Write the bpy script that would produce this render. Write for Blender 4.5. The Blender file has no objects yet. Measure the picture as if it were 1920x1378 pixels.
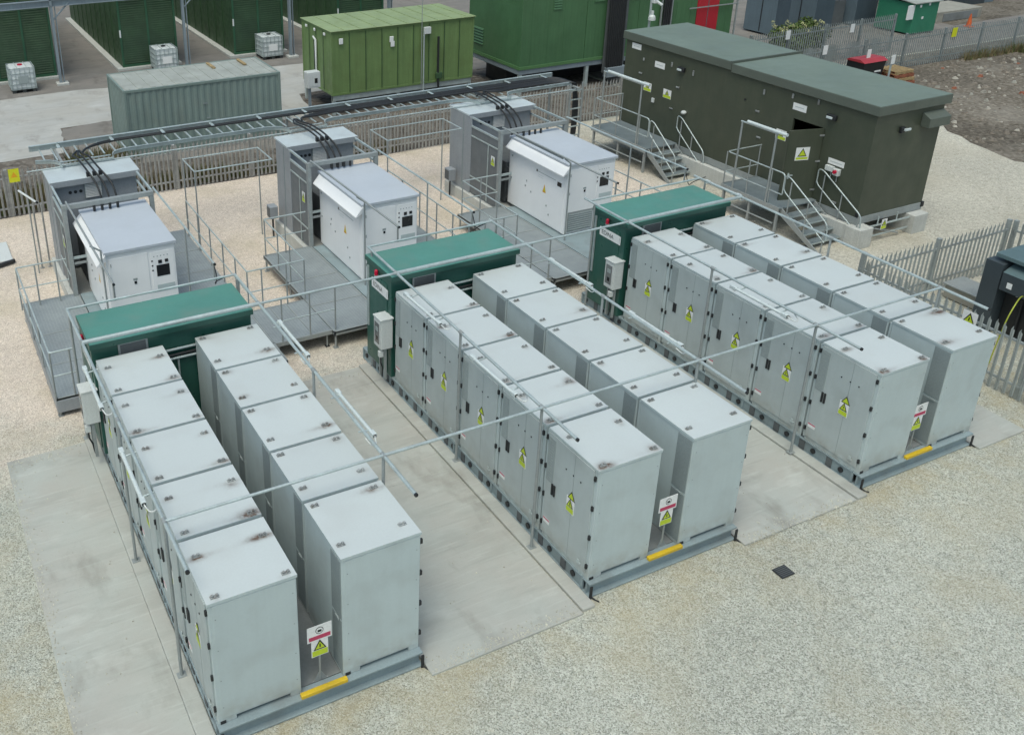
import bpy, bmesh, math, random
from mathutils import Matrix, Vector
random.seed(7)
SC = bpy.context.scene
COL = SC.collection
R_ = math.radians

# ------------------------------------------------------------------ materials
MATS = {}

def nd(nt, t, **k):
    n = nt.nodes.new(t)
    for a, v in k.items():
        setattr(n, a, v)
    return n

def mat(name, col, rough=.5, metal=0., var=.10, vs=1.2, fine=.06, fs=30, streak=.0, dirt=None, damt=.25, dscale=2.,
        bump=0., bs=60, stain=False, spec=.5, tone=0., grime=0.):
    """painted / metal surface: base colour broken up by large patches, fine grain, rain streaks and grime"""
    m = bpy.data.materials.new(name); m.use_nodes = True
    nt = m.node_tree; L = nt.links.new
    b = nt.nodes['Principled BSDF']
    b.inputs['Roughness'].default_value = rough; b.inputs['Metallic'].default_value = metal
    b.inputs['Specular IOR Level'].default_value = spec
    geo = nd(nt, 'ShaderNodeNewGeometry'); pos = geo.outputs['Position']
    def noise(scale, detail=4, vec=None):
        n = nd(nt, 'ShaderNodeTexNoise'); n.inputs['Scale'].default_value = scale; n.inputs['Detail'].default_value = detail
        L(vec or pos, n.inputs['Vector']); return n.outputs['Fac']
    def rng(src, lo, hi, a=.3, c=.7):
        r = nd(nt, 'ShaderNodeMapRange'); L(src, r.inputs[0])
        r.inputs[1].default_value = a; r.inputs[2].default_value = c; r.inputs[3].default_value = lo; r.inputs[4].default_value = hi
        return r.outputs[0]
    def mul(a, bb):
        n = nd(nt, 'ShaderNodeMath', operation='MULTIPLY'); L(a, n.inputs[0]); L(bb, n.inputs[1]); return n.outputs[0]
    f = mul(rng(noise(vs), 1 - var, 1 + var), rng(noise(fs, 2), 1 - fine, 1 + fine))
    if streak:
        mp = nd(nt, 'ShaderNodeMapping'); mp.inputs['Scale'].default_value = (9, 9, .5); L(pos, mp.inputs['Vector'])
        f = mul(f, rng(noise(1.6, 5, mp.outputs[0]), 1 - streak, 1 + streak * .5))
    if tone: f = mul(f, rng(nd(nt, 'ShaderNodeObjectInfo').outputs['Random'], 1 - tone, 1 + tone, 0, 1))
    mx = nd(nt, 'ShaderNodeMix', data_type='RGBA', blend_type='MULTIPLY'); mx.inputs[0].default_value = 1
    mx.inputs[6].default_value = (*col, 1); cc = nd(nt, 'ShaderNodeCombineColor')
    for i in range(3): L(f, cc.inputs[i])
    L(cc.outputs[0], mx.inputs[7]); out = mx.outputs[2]
    if dirt:
        d = nd(nt, 'ShaderNodeMix', data_type='RGBA'); L(rng(noise(dscale, 6), 0, damt, .48, .75), d.inputs[0])
        L(out, d.inputs[6]); d.inputs[7].default_value = (*dirt, 1); out = d.outputs[2]
    if grime:
        sz = nd(nt, 'ShaderNodeSeparateXYZ'); L(pos, sz.inputs[0])
        d = nd(nt, 'ShaderNodeMix', data_type='RGBA'); L(mul(rng(sz.outputs[2], grime, 0, .34, .72), rng(noise(5, 6), .1, 1.2, .35, .65)), d.inputs[0])
        L(out, d.inputs[6]); d.inputs[7].default_value = (.30, .29, .25, 1); out = d.outputs[2]
    if stain:
        at = nd(nt, 'ShaderNodeAttribute', attribute_name='stain')
        k = mul(at.outputs['Fac'], rng(noise(13, 3), .45, 1.35, .3, .65))
        d = nd(nt, 'ShaderNodeMix', data_type='RGBA'); d.clamp_factor = True; L(k, d.inputs[0]); L(out, d.inputs[6])
        d.inputs[7].default_value = (.125, .08, .055, 1); out = d.outputs[2]
    L(out, b.inputs['Base Color'])
    L(rng(noise(vs * 3), max(.05, rough - .1), min(1, rough + .12)), b.inputs['Roughness'])
    if bump:
        bp = nd(nt, 'ShaderNodeBump'); bp.inputs['Strength'].default_value = bump; bp.inputs['Distance'].default_value = .01
        L(noise(bs, 3), bp.inputs['Height']); L(bp.outputs[0], b.inputs['Normal'])
    MATS[name] = m
    return m

mat('cabinet_paint', (.475, .55, .555), .42, var=.03, fine=.015, streak=.022, dirt=(.34, .37, .36), damt=.35, tone=.025, grime=.55)
mat('cabinet_roof', (.525, .57, .57), .38, var=.025, vs=.6, fine=.02, dirt=(.46, .48, .47), damt=.35, dscale=1.6, stain=True, tone=.03)
mat('door_paint', (.425, .48, .48), .42, var=.04, fine=.015, streak=.025, dirt=(.28, .30, .29), damt=.35, tone=.03, grime=.55)
mat('vent_grey', (.30, .345, .345), .55, var=.06, streak=.05)
mat('seam_grey', (.24, .28, .285), .6)
mat('skid_paint', (.25, .315, .335), .5, var=.1, dirt=(.18, .19, .18), damt=.5)
mat('deck_dark', (.20, .215, .215), .7, var=.15, dirt=(.13, .13, .12), damt=.5)
mat('black_rubber', (.018, .02, .022), .5, var=.1)
mat('lug_steel', (.27, .29, .29), .5, var=.3, fs=60, fine=.4, dirt=(.13, .10, .08), damt=.8, dscale=14)
mat('galvanised', (.46, .53, .53), .42, metal=.35, var=.1, vs=3, fine=.08, dirt=(.34, .36, .35), damt=.5, dscale=5)
mat('galvanised_dull', (.33, .36, .36), .55, metal=.3, var=.12, vs=2, fine=.08, dirt=(.25, .25, .24), damt=.5)
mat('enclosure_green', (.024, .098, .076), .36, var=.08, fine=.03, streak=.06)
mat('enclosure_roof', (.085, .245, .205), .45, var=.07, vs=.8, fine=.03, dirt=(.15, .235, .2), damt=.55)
mat('inverter_white', (.86, .865, .87), .4, var=.02, fine=.01, streak=.012, dirt=(.74, .75, .75), damt=.3)
mat('inverter_roof', (.47, .51, .56), .42, var=.03, vs=.7, fine=.02, dirt=(.42, .45, .48), damt=.3)
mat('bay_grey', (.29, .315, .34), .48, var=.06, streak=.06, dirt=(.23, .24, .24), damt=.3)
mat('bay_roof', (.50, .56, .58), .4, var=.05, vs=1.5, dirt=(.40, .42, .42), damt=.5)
mat('bay_dark', (.10, .11, .115), .6, var=.2)
mat('screen_black', (.015, .017, .02), .2, var=.05)
mat('sign_white', (.78, .79, .78), .45, var=.03)
mat('sign_yellow', (.62, .64, .02), .45, var=.05)
mat('sign_green_yellow', (.50, .62, .03), .45, var=.05)
mat('sign_black', (.02, .022, .02), .5)
mat('sign_red', (.50, .05, .12), .5, var=.1)
mat('sign_orange', (.72, .36, .02), .5)
mat('yellow_paint', (.62, .42, .02), .45, var=.1, dirt=(.3, .22, .05), damt=.5)
mat('beacon_red', (.50, .008, .04), .25)
mat('kiosk_white', (.60, .63, .62), .4, var=.03, streak=.05)
mat('kiosk_glass', (.17, .18, .18), .15, var=.2)
mat('house_wall', (.062, .073, .050), .5, var=.07, vs=.5, fine=.02, streak=.07, dirt=(.085, .09, .062), damt=.4)
mat('house_roof', (.155, .20, .17), .6, var=.06, vs=.6, fine=.03, dirt=(.125, .16, .135), damt=.4)
mat('house_trim', (.10, .118, .098), .5, var=.05)
mat('concrete_light', (.52, .53, .50), .85, var=.1, vs=2, fine=.1, streak=.08, dirt=(.33, .33, .30), damt=.5, bump=.3)
mat('fence_steel', (.34, .345, .335), .65, metal=.1, var=.2, vs=4, fine=.1, dirt=(.235, .225, .205), damt=.4)
mat('fence_blue', (.24, .275, .28), .6, metal=.2, var=.15, vs=4, dirt=(.17, .18, .17), damt=.5)
mat('fence_pale_steel', (.34, .375, .37), .55, metal=.2, var=.12, vs=4, dirt=(.26, .26, .23), damt=.5)
mat('container_green', (.148, .232, .085), .5, var=.07, streak=.1, dirt=(.12, .17, .06), damt=.5)
mat('container_green_roof', (.26, .33, .165), .55, var=.1, dirt=(.2, .25, .12), damt=.6)
mat('container_grey', (.195, .258, .238), .55, var=.07, streak=.1, dirt=(.2, .23, .2), damt=.4)
mat('container_grey_roof', (.35, .37, .34), .65, var=.1, dirt=(.24, .25, .22), damt=.7)
mat('genset_green', (.066, .155, .07), .45, var=.07, streak=.1, dirt=(.05, .12, .05), damt=.35)
mat('genset_light', (.085, .19, .075), .5, var=.05)
mat('louvre_green', (.04, .09, .04), .55, var=.15, streak=.1, dirt=(.025, .05, .025), damt=.6)
mat('louvre_edge', (.03, .105, .055), .5)
mat('steel_bluegrey', (.25, .30, .335), .5, metal=.2, var=.1, streak=.1)
mat('red_door', (.42, .018, .03), .45, var=.08)
mat('tank_plastic', (.62, .66, .66), .4, var=.1, vs=5)
mat('pallet_dark', (.05, .055, .055), .7)
mat('wood', (.33, .24, .12), .8, var=.25, vs=6, fine=.2)
mat('wood_red', (.25, .09, .05), .8, var=.25, vs=6)
mat('bin_red', (.36, .035, .045), .45)
mat('transformer_dark', (.045, .060, .070), .5, var=.1, dirt=(.04, .05, .055), damt=.4)
mat('transformer_top', (.10, .155, .165), .5, var=.1)
mat('cabin_dark', (.06, .085, .105), .5, var=.08, streak=.08)
mat('tank_blue', (.12, .165, .195), .5, var=.08, streak=.08)
mat('tank_blue_light', (.15, .20, .235), .5, var=.08)
mat('earth_cable', (.36, .40, .05), .5)
mat('orange_block', (.4, .14, .05), .7)
mat('lamp_glass', (.56, .62, .62), .25, var=.02)
mat('box_green', (.03, .19, .11), .5, var=.08)
mat('pebble', (.46, .45, .385), .9, var=.3, vs=9)
mat('rubble_brown', (.19, .165, .135), .9, var=.4, vs=4)
mat('block_stone', (.30, .29, .25), .9, var=.12, vs=4, bump=.4)
mat('stone_pale', (.34, .32, .275), .9, var=.4, vs=3)
mat('dead_weed', (.17, .14, .07), .9, var=.4, vs=6)
mat('weed_green', (.075, .11, .03), .8, var=.4, vs=6)
mat('leaf_green', (.09, .14, .03), .7, var=.4, vs=8)
mat('flower_pale', (.42, .42, .22), .8, var=.3, vs=8)
mat('cone_orange', (.6, .12, .03), .5)


def grid_mat(name, col, line, pitch, rough=.6, metal=.2):
    """open steel grating: fine bars drawn by a brick pattern and bumped"""
    m = mat(name, col, rough, metal, var=.1, dirt=tuple(c * .7 for c in col), damt=.4)
    nt = m.node_tree; L = nt.links.new; b = nt.nodes['Principled BSDF']
    src = b.inputs['Base Color'].links[0].from_socket
    geo = nd(nt, 'ShaderNodeNewGeometry'); br = nd(nt, 'ShaderNodeTexBrick')
    br.offset = 0; br.inputs['Scale'].default_value = 1 / pitch; br.inputs['Mortar Size'].default_value = .16
    br.inputs['Brick Width'].default_value = 1; br.inputs['Row Height'].default_value = 1
    br.inputs['Color1'].default_value = br.inputs['Color2'].default_value = (*line, 1); br.inputs['Mortar'].default_value = (1, 1, 1, 1)
    L(geo.outputs['Position'], br.inputs['Vector'])
    mx = nd(nt, 'ShaderNodeMix', data_type='RGBA', blend_type='MULTIPLY'); mx.inputs[0].default_value = 1
    L(src, mx.inputs[6]); L(br.outputs['Color'], mx.inputs[7]); L(mx.outputs[2], b.inputs['Base Color'])
    return m
grid_mat('grating', (.30, .335, .345), (.88, .885, .89), .075)
grid_mat('tread_grating', (.21, .25, .265), (.8, .82, .83), .06)
mat('mesh_panel', (.17, .185, .195), .6, metal=.2, var=.1, streak=.05)


def ground_mat(name, c1, c2, c3, cell=24., patch=(.8, 1.15), pscale=.25, bump=.6, stain=None, stscale=.4, stamt=.5, grain=1., blend=None):
    """loose stone: every stone has a tone of its own, with drifts of lighter and darker material"""
    m = bpy.data.materials.new(name); m.use_nodes = True
    nt = m.node_tree; L = nt.links.new; b = nt.nodes['Principled BSDF']; b.inputs['Roughness'].default_value = .95
    b.inputs['Specular IOR Level'].default_value = .2
    pos = nd(nt, 'ShaderNodeNewGeometry').outputs['Position']
    v = nd(nt, 'ShaderNodeTexVoronoi'); v.inputs['Scale'].default_value = cell; L(pos, v.inputs['Vector'])
    sp = nd(nt, 'ShaderNodeSeparateColor'); L(v.outputs['Color'], sp.inputs[0])
    r = nd(nt, 'ShaderNodeValToRGB'); e = r.color_ramp.elements
    e[0].position = 0; e[0].color = (*c1, 1); e[1].position = 1; e[1].color = (*c3, 1)
    k = e.new(.5); k.color = (*c2, 1); k = e.new(.2); k.color = (*[(a * .6 + bb * .4) for a, bb in zip(c2, c1)], 1)
    L(sp.outputs[0], r.inputs[0])
    def noise(s, d=5):
        n = nd(nt, 'ShaderNodeTexNoise'); n.inputs['Scale'].default_value = s; n.inputs['Detail'].default_value = d; n.inputs['Roughness'].default_value = .6
        L(pos, n.inputs['Vector']); return n.outputs['Fac']
    def rng(src, lo, hi, a=.3, c=.7):
        q = nd(nt, 'ShaderNodeMapRange'); L(src, q.inputs[0])
        for i, x in zip((1, 2, 3, 4), (a, c, lo, hi)): q.inputs[i].default_value = x
        return q.outputs[0]
    rout = r.outputs[0]
    if blend:      # second stone, y from / to, with a ragged edge; left of x limit
        cb1, cb2, cb3, ya, yb, xl = blend
        r2 = nd(nt, 'ShaderNodeValToRGB'); e2 = r2.color_ramp.elements
        e2[0].color = (*cb1, 1); e2[1].color = (*cb3, 1); e2.new(.5).color = (*cb2, 1); L(sp.outputs[0], r2.inputs[0])
        sx = nd(nt, 'ShaderNodeSeparateXYZ'); L(pos, sx.inputs[0])
        wob_ = rng(noise(.7, 6), -1.6, 1.6)
        ad = nd(nt, 'ShaderNodeMath', operation='ADD'); L(sx.outputs[1], ad.inputs[0]); L(wob_, ad.inputs[1])
        my = rng(ad.outputs[0], 0, 1, ya, yb); mx_ = rng(sx.outputs[0], 1, 0, xl, xl + 2.5)
        mm = nd(nt, 'ShaderNodeMath', operation='MULTIPLY'); L(my, mm.inputs[0]); L(mx_, mm.inputs[1])
        bm_ = nd(nt, 'ShaderNodeMix', data_type='RGBA'); L(mm.outputs[0], bm_.inputs[0]); L(rout, bm_.inputs[6]); L(r2.outputs[0], bm_.inputs[7]); rout = bm_.outputs[2]
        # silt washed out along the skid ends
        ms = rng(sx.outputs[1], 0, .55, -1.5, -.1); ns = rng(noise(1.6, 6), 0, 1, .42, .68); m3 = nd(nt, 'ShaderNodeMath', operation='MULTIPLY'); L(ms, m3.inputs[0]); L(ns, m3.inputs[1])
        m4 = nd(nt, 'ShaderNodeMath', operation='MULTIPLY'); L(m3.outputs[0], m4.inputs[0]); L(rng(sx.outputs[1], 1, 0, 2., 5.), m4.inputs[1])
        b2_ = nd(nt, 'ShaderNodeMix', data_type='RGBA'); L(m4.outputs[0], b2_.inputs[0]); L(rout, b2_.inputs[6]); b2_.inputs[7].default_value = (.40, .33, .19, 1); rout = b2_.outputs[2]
    f = nd(nt, 'ShaderNodeMath', operation='MULTIPLY'); L(rng(noise(pscale), *patch), f.inputs[0]); L(rng(noise(6, 6), 1 - .12 * grain, 1 + .12 * grain), f.inputs[1])
    cc = nd(nt, 'ShaderNodeCombineColor')
    for i in range(3): L(f.outputs[0], cc.inputs[i])
    mx = nd(nt, 'ShaderNodeMix', data_type='RGBA', blend_type='MULTIPLY'); mx.inputs[0].default_value = 1
    L(rout, mx.inputs[6]); L(cc.outputs[0], mx.inputs[7]); out = mx.outputs[2]
    if stain:
        d = nd(nt, 'ShaderNodeMix', data_type='RGBA'); L(rng(noise(stscale, 7), 0, stamt, .5, .68), d.inputs[0])
        L(out, d.inputs[6]); d.inputs[7].default_value = (*stain, 1); out = d.outputs[2]
    L(out, b.inputs['Base Color'])
    bp = nd(nt, 'ShaderNodeBump'); bp.inputs['Strength'].default_value = bump; bp.inputs['Distance'].default_value = .02
    L(v.outputs['Distance'], bp.inputs['Height']); bp.invert = True; L(bp.outputs[0], b.inputs['Normal'])
    MATS[name] = m
    return m

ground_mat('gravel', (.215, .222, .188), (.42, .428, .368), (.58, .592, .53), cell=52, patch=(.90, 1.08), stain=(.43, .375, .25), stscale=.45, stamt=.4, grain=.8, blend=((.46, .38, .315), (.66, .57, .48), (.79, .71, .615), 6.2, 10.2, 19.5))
ground_mat('gravel_far', (.34, .325, .27), (.475, .45, .38), (.58, .56, .48), cell=30, patch=(.9, 1.08), stain=(.38, .34, .26), stscale=.3, stamt=.4)
ground_mat('dirt', (.085, .072, .055), (.135, .118, .095), (.20, .178, .145), cell=9, patch=(.7, 1.35), pscale=.22, stain=(.27, .25, .215), stscale=.3, stamt=.55, grain=2.)
ground_mat('dark_dirt', (.07, .06, .05), (.125, .11, .095), (.19, .17, .145), cell=6, patch=(.7, 1.3), pscale=.3, stain=(.21, .19, .165), stscale=.5, stamt=.5)


def slab_mat(name, col, dark, warm, yline=1.):
    m = bpy.data.materials.new(name); m.use_nodes = True
    nt = m.node_tree; L = nt.links.new; b = nt.nodes['Principled BSDF']; b.inputs['Roughness'].default_value = .88
    b.inputs['Specular IOR Level'].default_value = .3
    pos = nd(nt, 'ShaderNodeNewGeometry').outputs['Position']
    def noise(s, d=6, sc=None, rot=None):
        n = nd(nt, 'ShaderNodeTexNoise'); n.inputs['Scale'].default_value = s; n.inputs['Detail'].default_value = d; n.inputs['Roughness'].default_value = .62
        if sc:
            mp = nd(nt, 'ShaderNodeMapping'); mp.inputs['Scale'].default_value = sc
            if rot: mp.inputs['Rotation'].default_value = rot
            L(pos, mp.inputs['Vector']); L(mp.outputs[0], n.inputs['Vector'])
        else: L(pos, n.inputs['Vector'])
        return n.outputs['Fac']
    def mix(fac, a, col2, lo, hi, amt):
        q = nd(nt, 'ShaderNodeMapRange'); L(fac, q.inputs[0])
        for i, x in zip((1, 2, 3, 4), (lo, hi, 0, amt)): q.inputs[i].default_value = x
        d = nd(nt, 'ShaderNodeMix', data_type='RGBA'); L(q.outputs[0], d.inputs[0])
        if isinstance(a, tuple): d.inputs[6].default_value = (*a, 1)
        else: L(a, d.inputs[6])
        d.inputs[7].default_value = (*col2, 1); return d.outputs[2]
    o = mix(noise(.6), col, warm, .38, .62, .9)
    o = mix(noise(1.3, 7, (.5, 1.6, 1)), o, dark, .48, .75, .55)
    o = mix(noise(3.0, 5, (.35, 5., 1), (0, 0, .08)), o, tuple(c * 1.2 for c in col), .55, .72, .5)   # brush marks from the finishing
    o = mix(noise(2.2, 5, (.25, 4., 1), (0, 0, -.05)), o, dark, .58, .72, .45)
    o = mix(noise(.9, 8, (1.4, .7, 1), (0, 0, .5)), o, tuple(c * q for c, q in zip(dark, (.68, .62, .58))), .55, .74, .6)
    o = mix(noise(.8, 7, (.8, 1.5, 1), (0, 0, .2)), o, tuple(min(1, c * 1.28) for c in col), .56, .72, .6)
    o = mix(noise(45, 2), o, dark, .55, .8, .35)
    L(o, b.inputs['Base Color'])
    bp = nd(nt, 'ShaderNodeBump'); bp.inputs['Strength'].default_value = .25; bp.inputs['Distance'].default_value = .01
    L(noise(30, 5, (.3, 2, 1)), bp.inputs['Height']); L(bp.outputs[0], b.inputs['Normal'])
    MATS[name] = m
slab_mat('slab_concrete', (.425, .445, .415), (.30, .31, .285), (.415, .405, .37))
slab_mat('yard_concrete', (.42, .425, .41), (.30, .30, .285), (.40, .39, .36))
slab_mat('yard_asphalt', (.20, .19, .175), (.12, .115, .105), (.24, .22, .20))


# ------------------------------------------------------------------ mesh builder
class MB:
    def __init__(s): s.v = []; s.f = []; s.m = []; s.sm = []; s.names = []
    def mi(s, n):
        if n not in s.names: s.names.append(n)
        return s.names.index(n)
    def add(s, vs, fs, mt, smooth=False):
        o = len(s.v); s.v += [tuple(p) for p in vs]; i = s.mi(mt)
        for f in fs: s.f.append([o + a for a in f]); s.m.append(i); s.sm.append(smooth)
        return s
    def box(s, x0, x1, y0, y1, z0, z1, mt, c=0.):
        x0, x1 = min(x0, x1), max(x0, x1); y0, y1 = min(y0, y1), max(y0, y1); z0, z1 = min(z0, z1), max(z0, z1)
        if c <= 0:
            vs = [(x, y, z) for z in (z0, z1) for y in (y0, y1) for x in (x0, x1)]
            return s.add(vs, [(0, 2, 3, 1), (4, 5, 7, 6), (0, 1, 5, 4), (2, 6, 7, 3), (0, 4, 6, 2), (1, 3, 7, 5)], mt)
        bm = bmesh.new(); r = bmesh.ops.create_cube(bm, size=1)
        for v in bm.verts:
            v.co = Vector(((x0 + x1) / 2 + v.co.x * (x1 - x0), (y0 + y1) / 2 + v.co.y * (y1 - y0), (z0 + z1) / 2 + v.co.z * (z1 - z0)))
        bmesh.ops.bevel(bm, geom=bm.edges[:], offset=c, segments=2, affect='EDGES', profile=.5)
        bm.verts.index_update()
        s.add([v.co[:] for v in bm.verts], [[v.index for v in f.verts] for f in bm.faces], mt); bm.free(); return s
    def quad(s, pts, mt): return s.add(pts, [tuple(range(len(pts)))], mt)
    def prism(s, pts, d, mt):
        """extrude polygon pts (list of 3d) along vector d"""
        n = len(pts); q = [tuple(a + b for a, b in zip(p, d)) for p in pts]
        return s.add(list(pts) + q, [tuple(range(n))[::-1], tuple(range(n, 2 * n))] + [(i, (i + 1) % n, n + (i + 1) % n, n + i) for i in range(n)], mt)
    def tube(s, pts, r, mt, seg=8, cap=True):
        P = [Vector(p) for p in pts]; n = len(P); rings = []
        t0 = (P[1] - P[0]).normalized()
        up = Vector((0, 0, 1)) if abs(t0.z) < .9 else Vector((1, 0, 0))
        a = t0.cross(up).normalized()
        for i in range(n):
            t = ((P[min(i + 1, n - 1)] - P[i]).normalized() + (P[i] - P[max(i - 1, 0)]).normalized())
            if t.length < 1e-6: t = t0
            t.normalize(); a = (a - t * a.dot(t)); a.normalize(); b = t.cross(a)
            k = 1.
            if 0 < i < n - 1:
                c = (P[i + 1] - P[i]).normalized().dot(t); k = 1 / max(.5, c)
            rings.append([P[i] + (a * math.cos(x) + b * math.sin(x)) * r * k for x in (2 * math.pi * j / seg for j in range(seg))])
        vs = [v for rr in rings for v in rr]
        fs = [(i * seg + j, i * seg + (j + 1) % seg, (i + 1) * seg + (j + 1) % seg, (i + 1) * seg + j) for i in range(n - 1) for j in range(seg)]
        s.add(vs, fs, mt, True)
        if cap:
            s.add(rings[0][::-1], [tuple(range(seg))], mt); s.add(rings[-1], [tuple(range(seg))], mt)
        return s
    def cyl(s, x, y, z0, z1, r, mt, seg=12): return s.tube([(x, y, z0), (x, y, z1)], r, mt, seg)
    def sphere(s, c, r, mt, sz=1., seg=12):
        vs = []; fs = []; nr = 7
        for i in range(nr + 1):
            th = math.pi * i / nr
            for j in range(seg):
                a = 2 * math.pi * j / seg; vs.append((c[0] + r * math.sin(th) * math.cos(a), c[1] + r * math.sin(th) * math.sin(a), c[2] + r * sz * math.cos(th)))
        for i in range(nr):
            for j in range(seg): fs.append((i * seg + j, (i + 1) * seg + j, (i + 1) * seg + (j + 1) % seg, i * seg + (j + 1) % seg))
        return s.add(vs, fs, mt, True)
    def mesh(s, name, off=(0, 0, 0)):
        me = bpy.data.meshes.new(name)
        me.from_pydata([(a - off[0], b - off[1], c - off[2]) for a, b, c in s.v], [], s.f)
        for n in s.names: me.materials.append(MATS[n])
        me.polygons.foreach_set('material_index', s.m); me.polygons.foreach_set('use_smooth', s.sm)
        me.validate(); me.update(); return me


def fil(pts, r, n=5):
    """round the inner corners of a polyline"""
    P = [Vector(p) for p in pts]; out = [P[0]]
    for i in range(1, len(P) - 1):
        a = (P[i - 1] - P[i]); b = (P[i + 1] - P[i]); q = min(r, a.length * .49, b.length * .49)
        a.normalize(); b.normalize(); s, e = P[i] + a * q, P[i] + b * q
        for k in range(n + 1):
            t = k / n; out.append(s * (1 - t) ** 2 + P[i] * 2 * t * (1 - t) + e * t * t)
    out.append(P[-1]); return [tuple(p) for p in out]


def tag(o, label, cat, group=None, kind=None):
    if label: o['label'] = label
    if cat: o['category'] = cat
    if group: o['group'] = group
    if kind: o['kind'] = kind
    return o

def thing(name, loc, label, cat, group=None):
    o = bpy.data.objects.new(name, None); o.empty_display_size = .3; COL.objects.link(o); o.location = loc
    o['origin'] = list(loc); return tag(o, label, cat, group)

def part(mb, name, parent, world=True, label=None):
    """a part of a thing; world=True when its coordinates are world ones"""
    root = parent
    while root.parent: root = root.parent
    me = mb.mesh(name, tuple(root['origin']) if world else (0, 0, 0))
    o = bpy.data.objects.new(name, me); COL.objects.link(o); o.parent = parent
    if label: o['label'] = label
    return o

def solo(mb, name, label, cat, group=None, kind=None):
    xs, ys, zs = zip(*mb.v); c = ((min(xs) + max(xs)) / 2, (min(ys) + max(ys)) / 2, min(zs))
    o = bpy.data.objects.new(name, mb.mesh(name, c)); o.location = c; COL.objects.link(o)
    o['origin'] = list(c); return tag(o, label, cat, group, kind)

def struct(mb, name): 
    o = bpy.data.objects.new(name, mb.mesh(name)); COL.objects.link(o); o['kind'] = 'structure'; return o

def dup(root, loc, label=None, group=None):
    r = root.copy(); COL.objects.link(r); r.location = loc; r['origin'] = list(loc)
    if label: r['label'] = label
    if group: r['group'] = group
    for ch in list(root.children):
        c = ch.copy(); COL.objects.link(c); c.parent = r
        for g in list(ch.children):
            d = g.copy(); COL.objects.link(d); d.parent = c
    return r

def text_mesh(mb, body, size, origin, xdir, zdir, mt):
    cu = bpy.data.curves.new('lettering', 'FONT'); cu.body = body; cu.size = size; cu.align_x = 'CENTER'; cu.align_y = 'CENTER'
    ob = bpy.data.objects.new('lettering', cu); COL.objects.link(ob)
    dg = bpy.context.evaluated_depsgraph_get(); me = bpy.data.meshes.new_from_object(ob.evaluated_get(dg))
    vs = [tuple(origin[i] + xdir[i] * v.co.x + zdir[i] * v.co.y for i in range(3)) for v in me.vertices]
    mb.add(vs, [tuple(p.vertices) for p in me.polygons], mt)
    bpy.data.objects.remove(ob); bpy.data.meshes.remove(me); bpy.data.curves.remove(cu)

# facing directions for flat plates: 'y' = towards the camera (-y), 'x' = towards -x
def plate(mb, face, a0, a1, z0, z1, at, th, mt, c=0.):
    if face == 'y': mb.box(a0, a1, at - th, at, z0, z1, mt, c)
    else: mb.box(at - th, at, a0, a1, z0, z1, mt, c)

def tri(mb, face, ac, zc, w, h, at, mt):
    """triangle facing -y or -x; ac centre along the face"""
    if face == 'y': P = [(ac - w / 2, at, zc - h / 2), (ac + w / 2, at, zc - h / 2), (ac, at, zc + h / 2)]
    else: P = [(at, ac + w / 2, zc - h / 2), (at, ac - w / 2, zc - h / 2), (at, ac, zc + h / 2)]
    mb.quad(P, mt)

def warn_sign(mb, face, ac, z0, w, h, at, yel='sign_green_yellow', bare_top=0., border=True):
    """white plate with a black-edged yellow triangle above a yellow caption block"""
    plate(mb, face, ac - w / 2, ac + w / 2, z0, z0 + h, at, .006, 'sign_white')
    t = at - .008
    plate(mb, face, ac - w * .46, ac + w * .46, z0 + h * .04, z0 + h * .34, t, .002, yel)
    zc = z0 + h * .66; th = h * .56; tw = min(w * .86, th * 1.1)
    tri(mb, face, ac, zc, tw, th, t - .003, 'sign_black')
    tri(mb, face, ac, zc - th * .05, tw * .72, th * .68, t - .006, yel)
    plate(mb, face, ac - w * .035, ac + w * .035, zc - th * .26, zc + th * .08, t - .008, .001, 'sign_black')

# ------------------------------------------------------------------ world, light, camera
w = bpy.data.worlds.new('World'); SC.world = w; w.use_nodes = True
nt = w.node_tree; bg = nt.nodes['Background']; sky = nt.nodes.new('ShaderNodeTexSky')
sky.sky_type = 'NISHITA'; sky.sun_disc = False
SUN_EL, SUN_AZ = 66., 228.       # degrees; azimuth clockwise from +y
sky.sun_elevation = R_(SUN_EL); sky.sun_rotation = R_(SUN_AZ); sky.air_density = 1.0; sky.dust_density = 5.; sky.ozone_density = 1.5
tint = nt.nodes.new('ShaderNodeMix'); tint.data_type = 'RGBA'; tint.blend_type = 'MULTIPLY'; tint.inputs[0].default_value = 1; tint.inputs[7].default_value = (.915, 1.03, .985, 1)
nt.links.new(sky.outputs[0], tint.inputs[6]); nt.links.new(tint.outputs[2], bg.inputs['Color']); bg.inputs['Strength'].default_value = .15   # high thin overcast
sd = bpy.data.lights.new('sun', 'SUN'); sd.energy = 1.05; sd.angle = R_(30); sd.color = (1., .97, .91)
so = bpy.data.objects.new('sun', sd); COL.objects.link(so); so.location = (0, 0, 40)
az, el = R_(SUN_AZ), R_(SUN_EL)
dv = Vector((-math.sin(az) * math.cos(el), -math.cos(az) * math.cos(el), -math.sin(el)))
so.rotation_euler = dv.to_track_quat('-Z', 'Y').to_euler()

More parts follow.
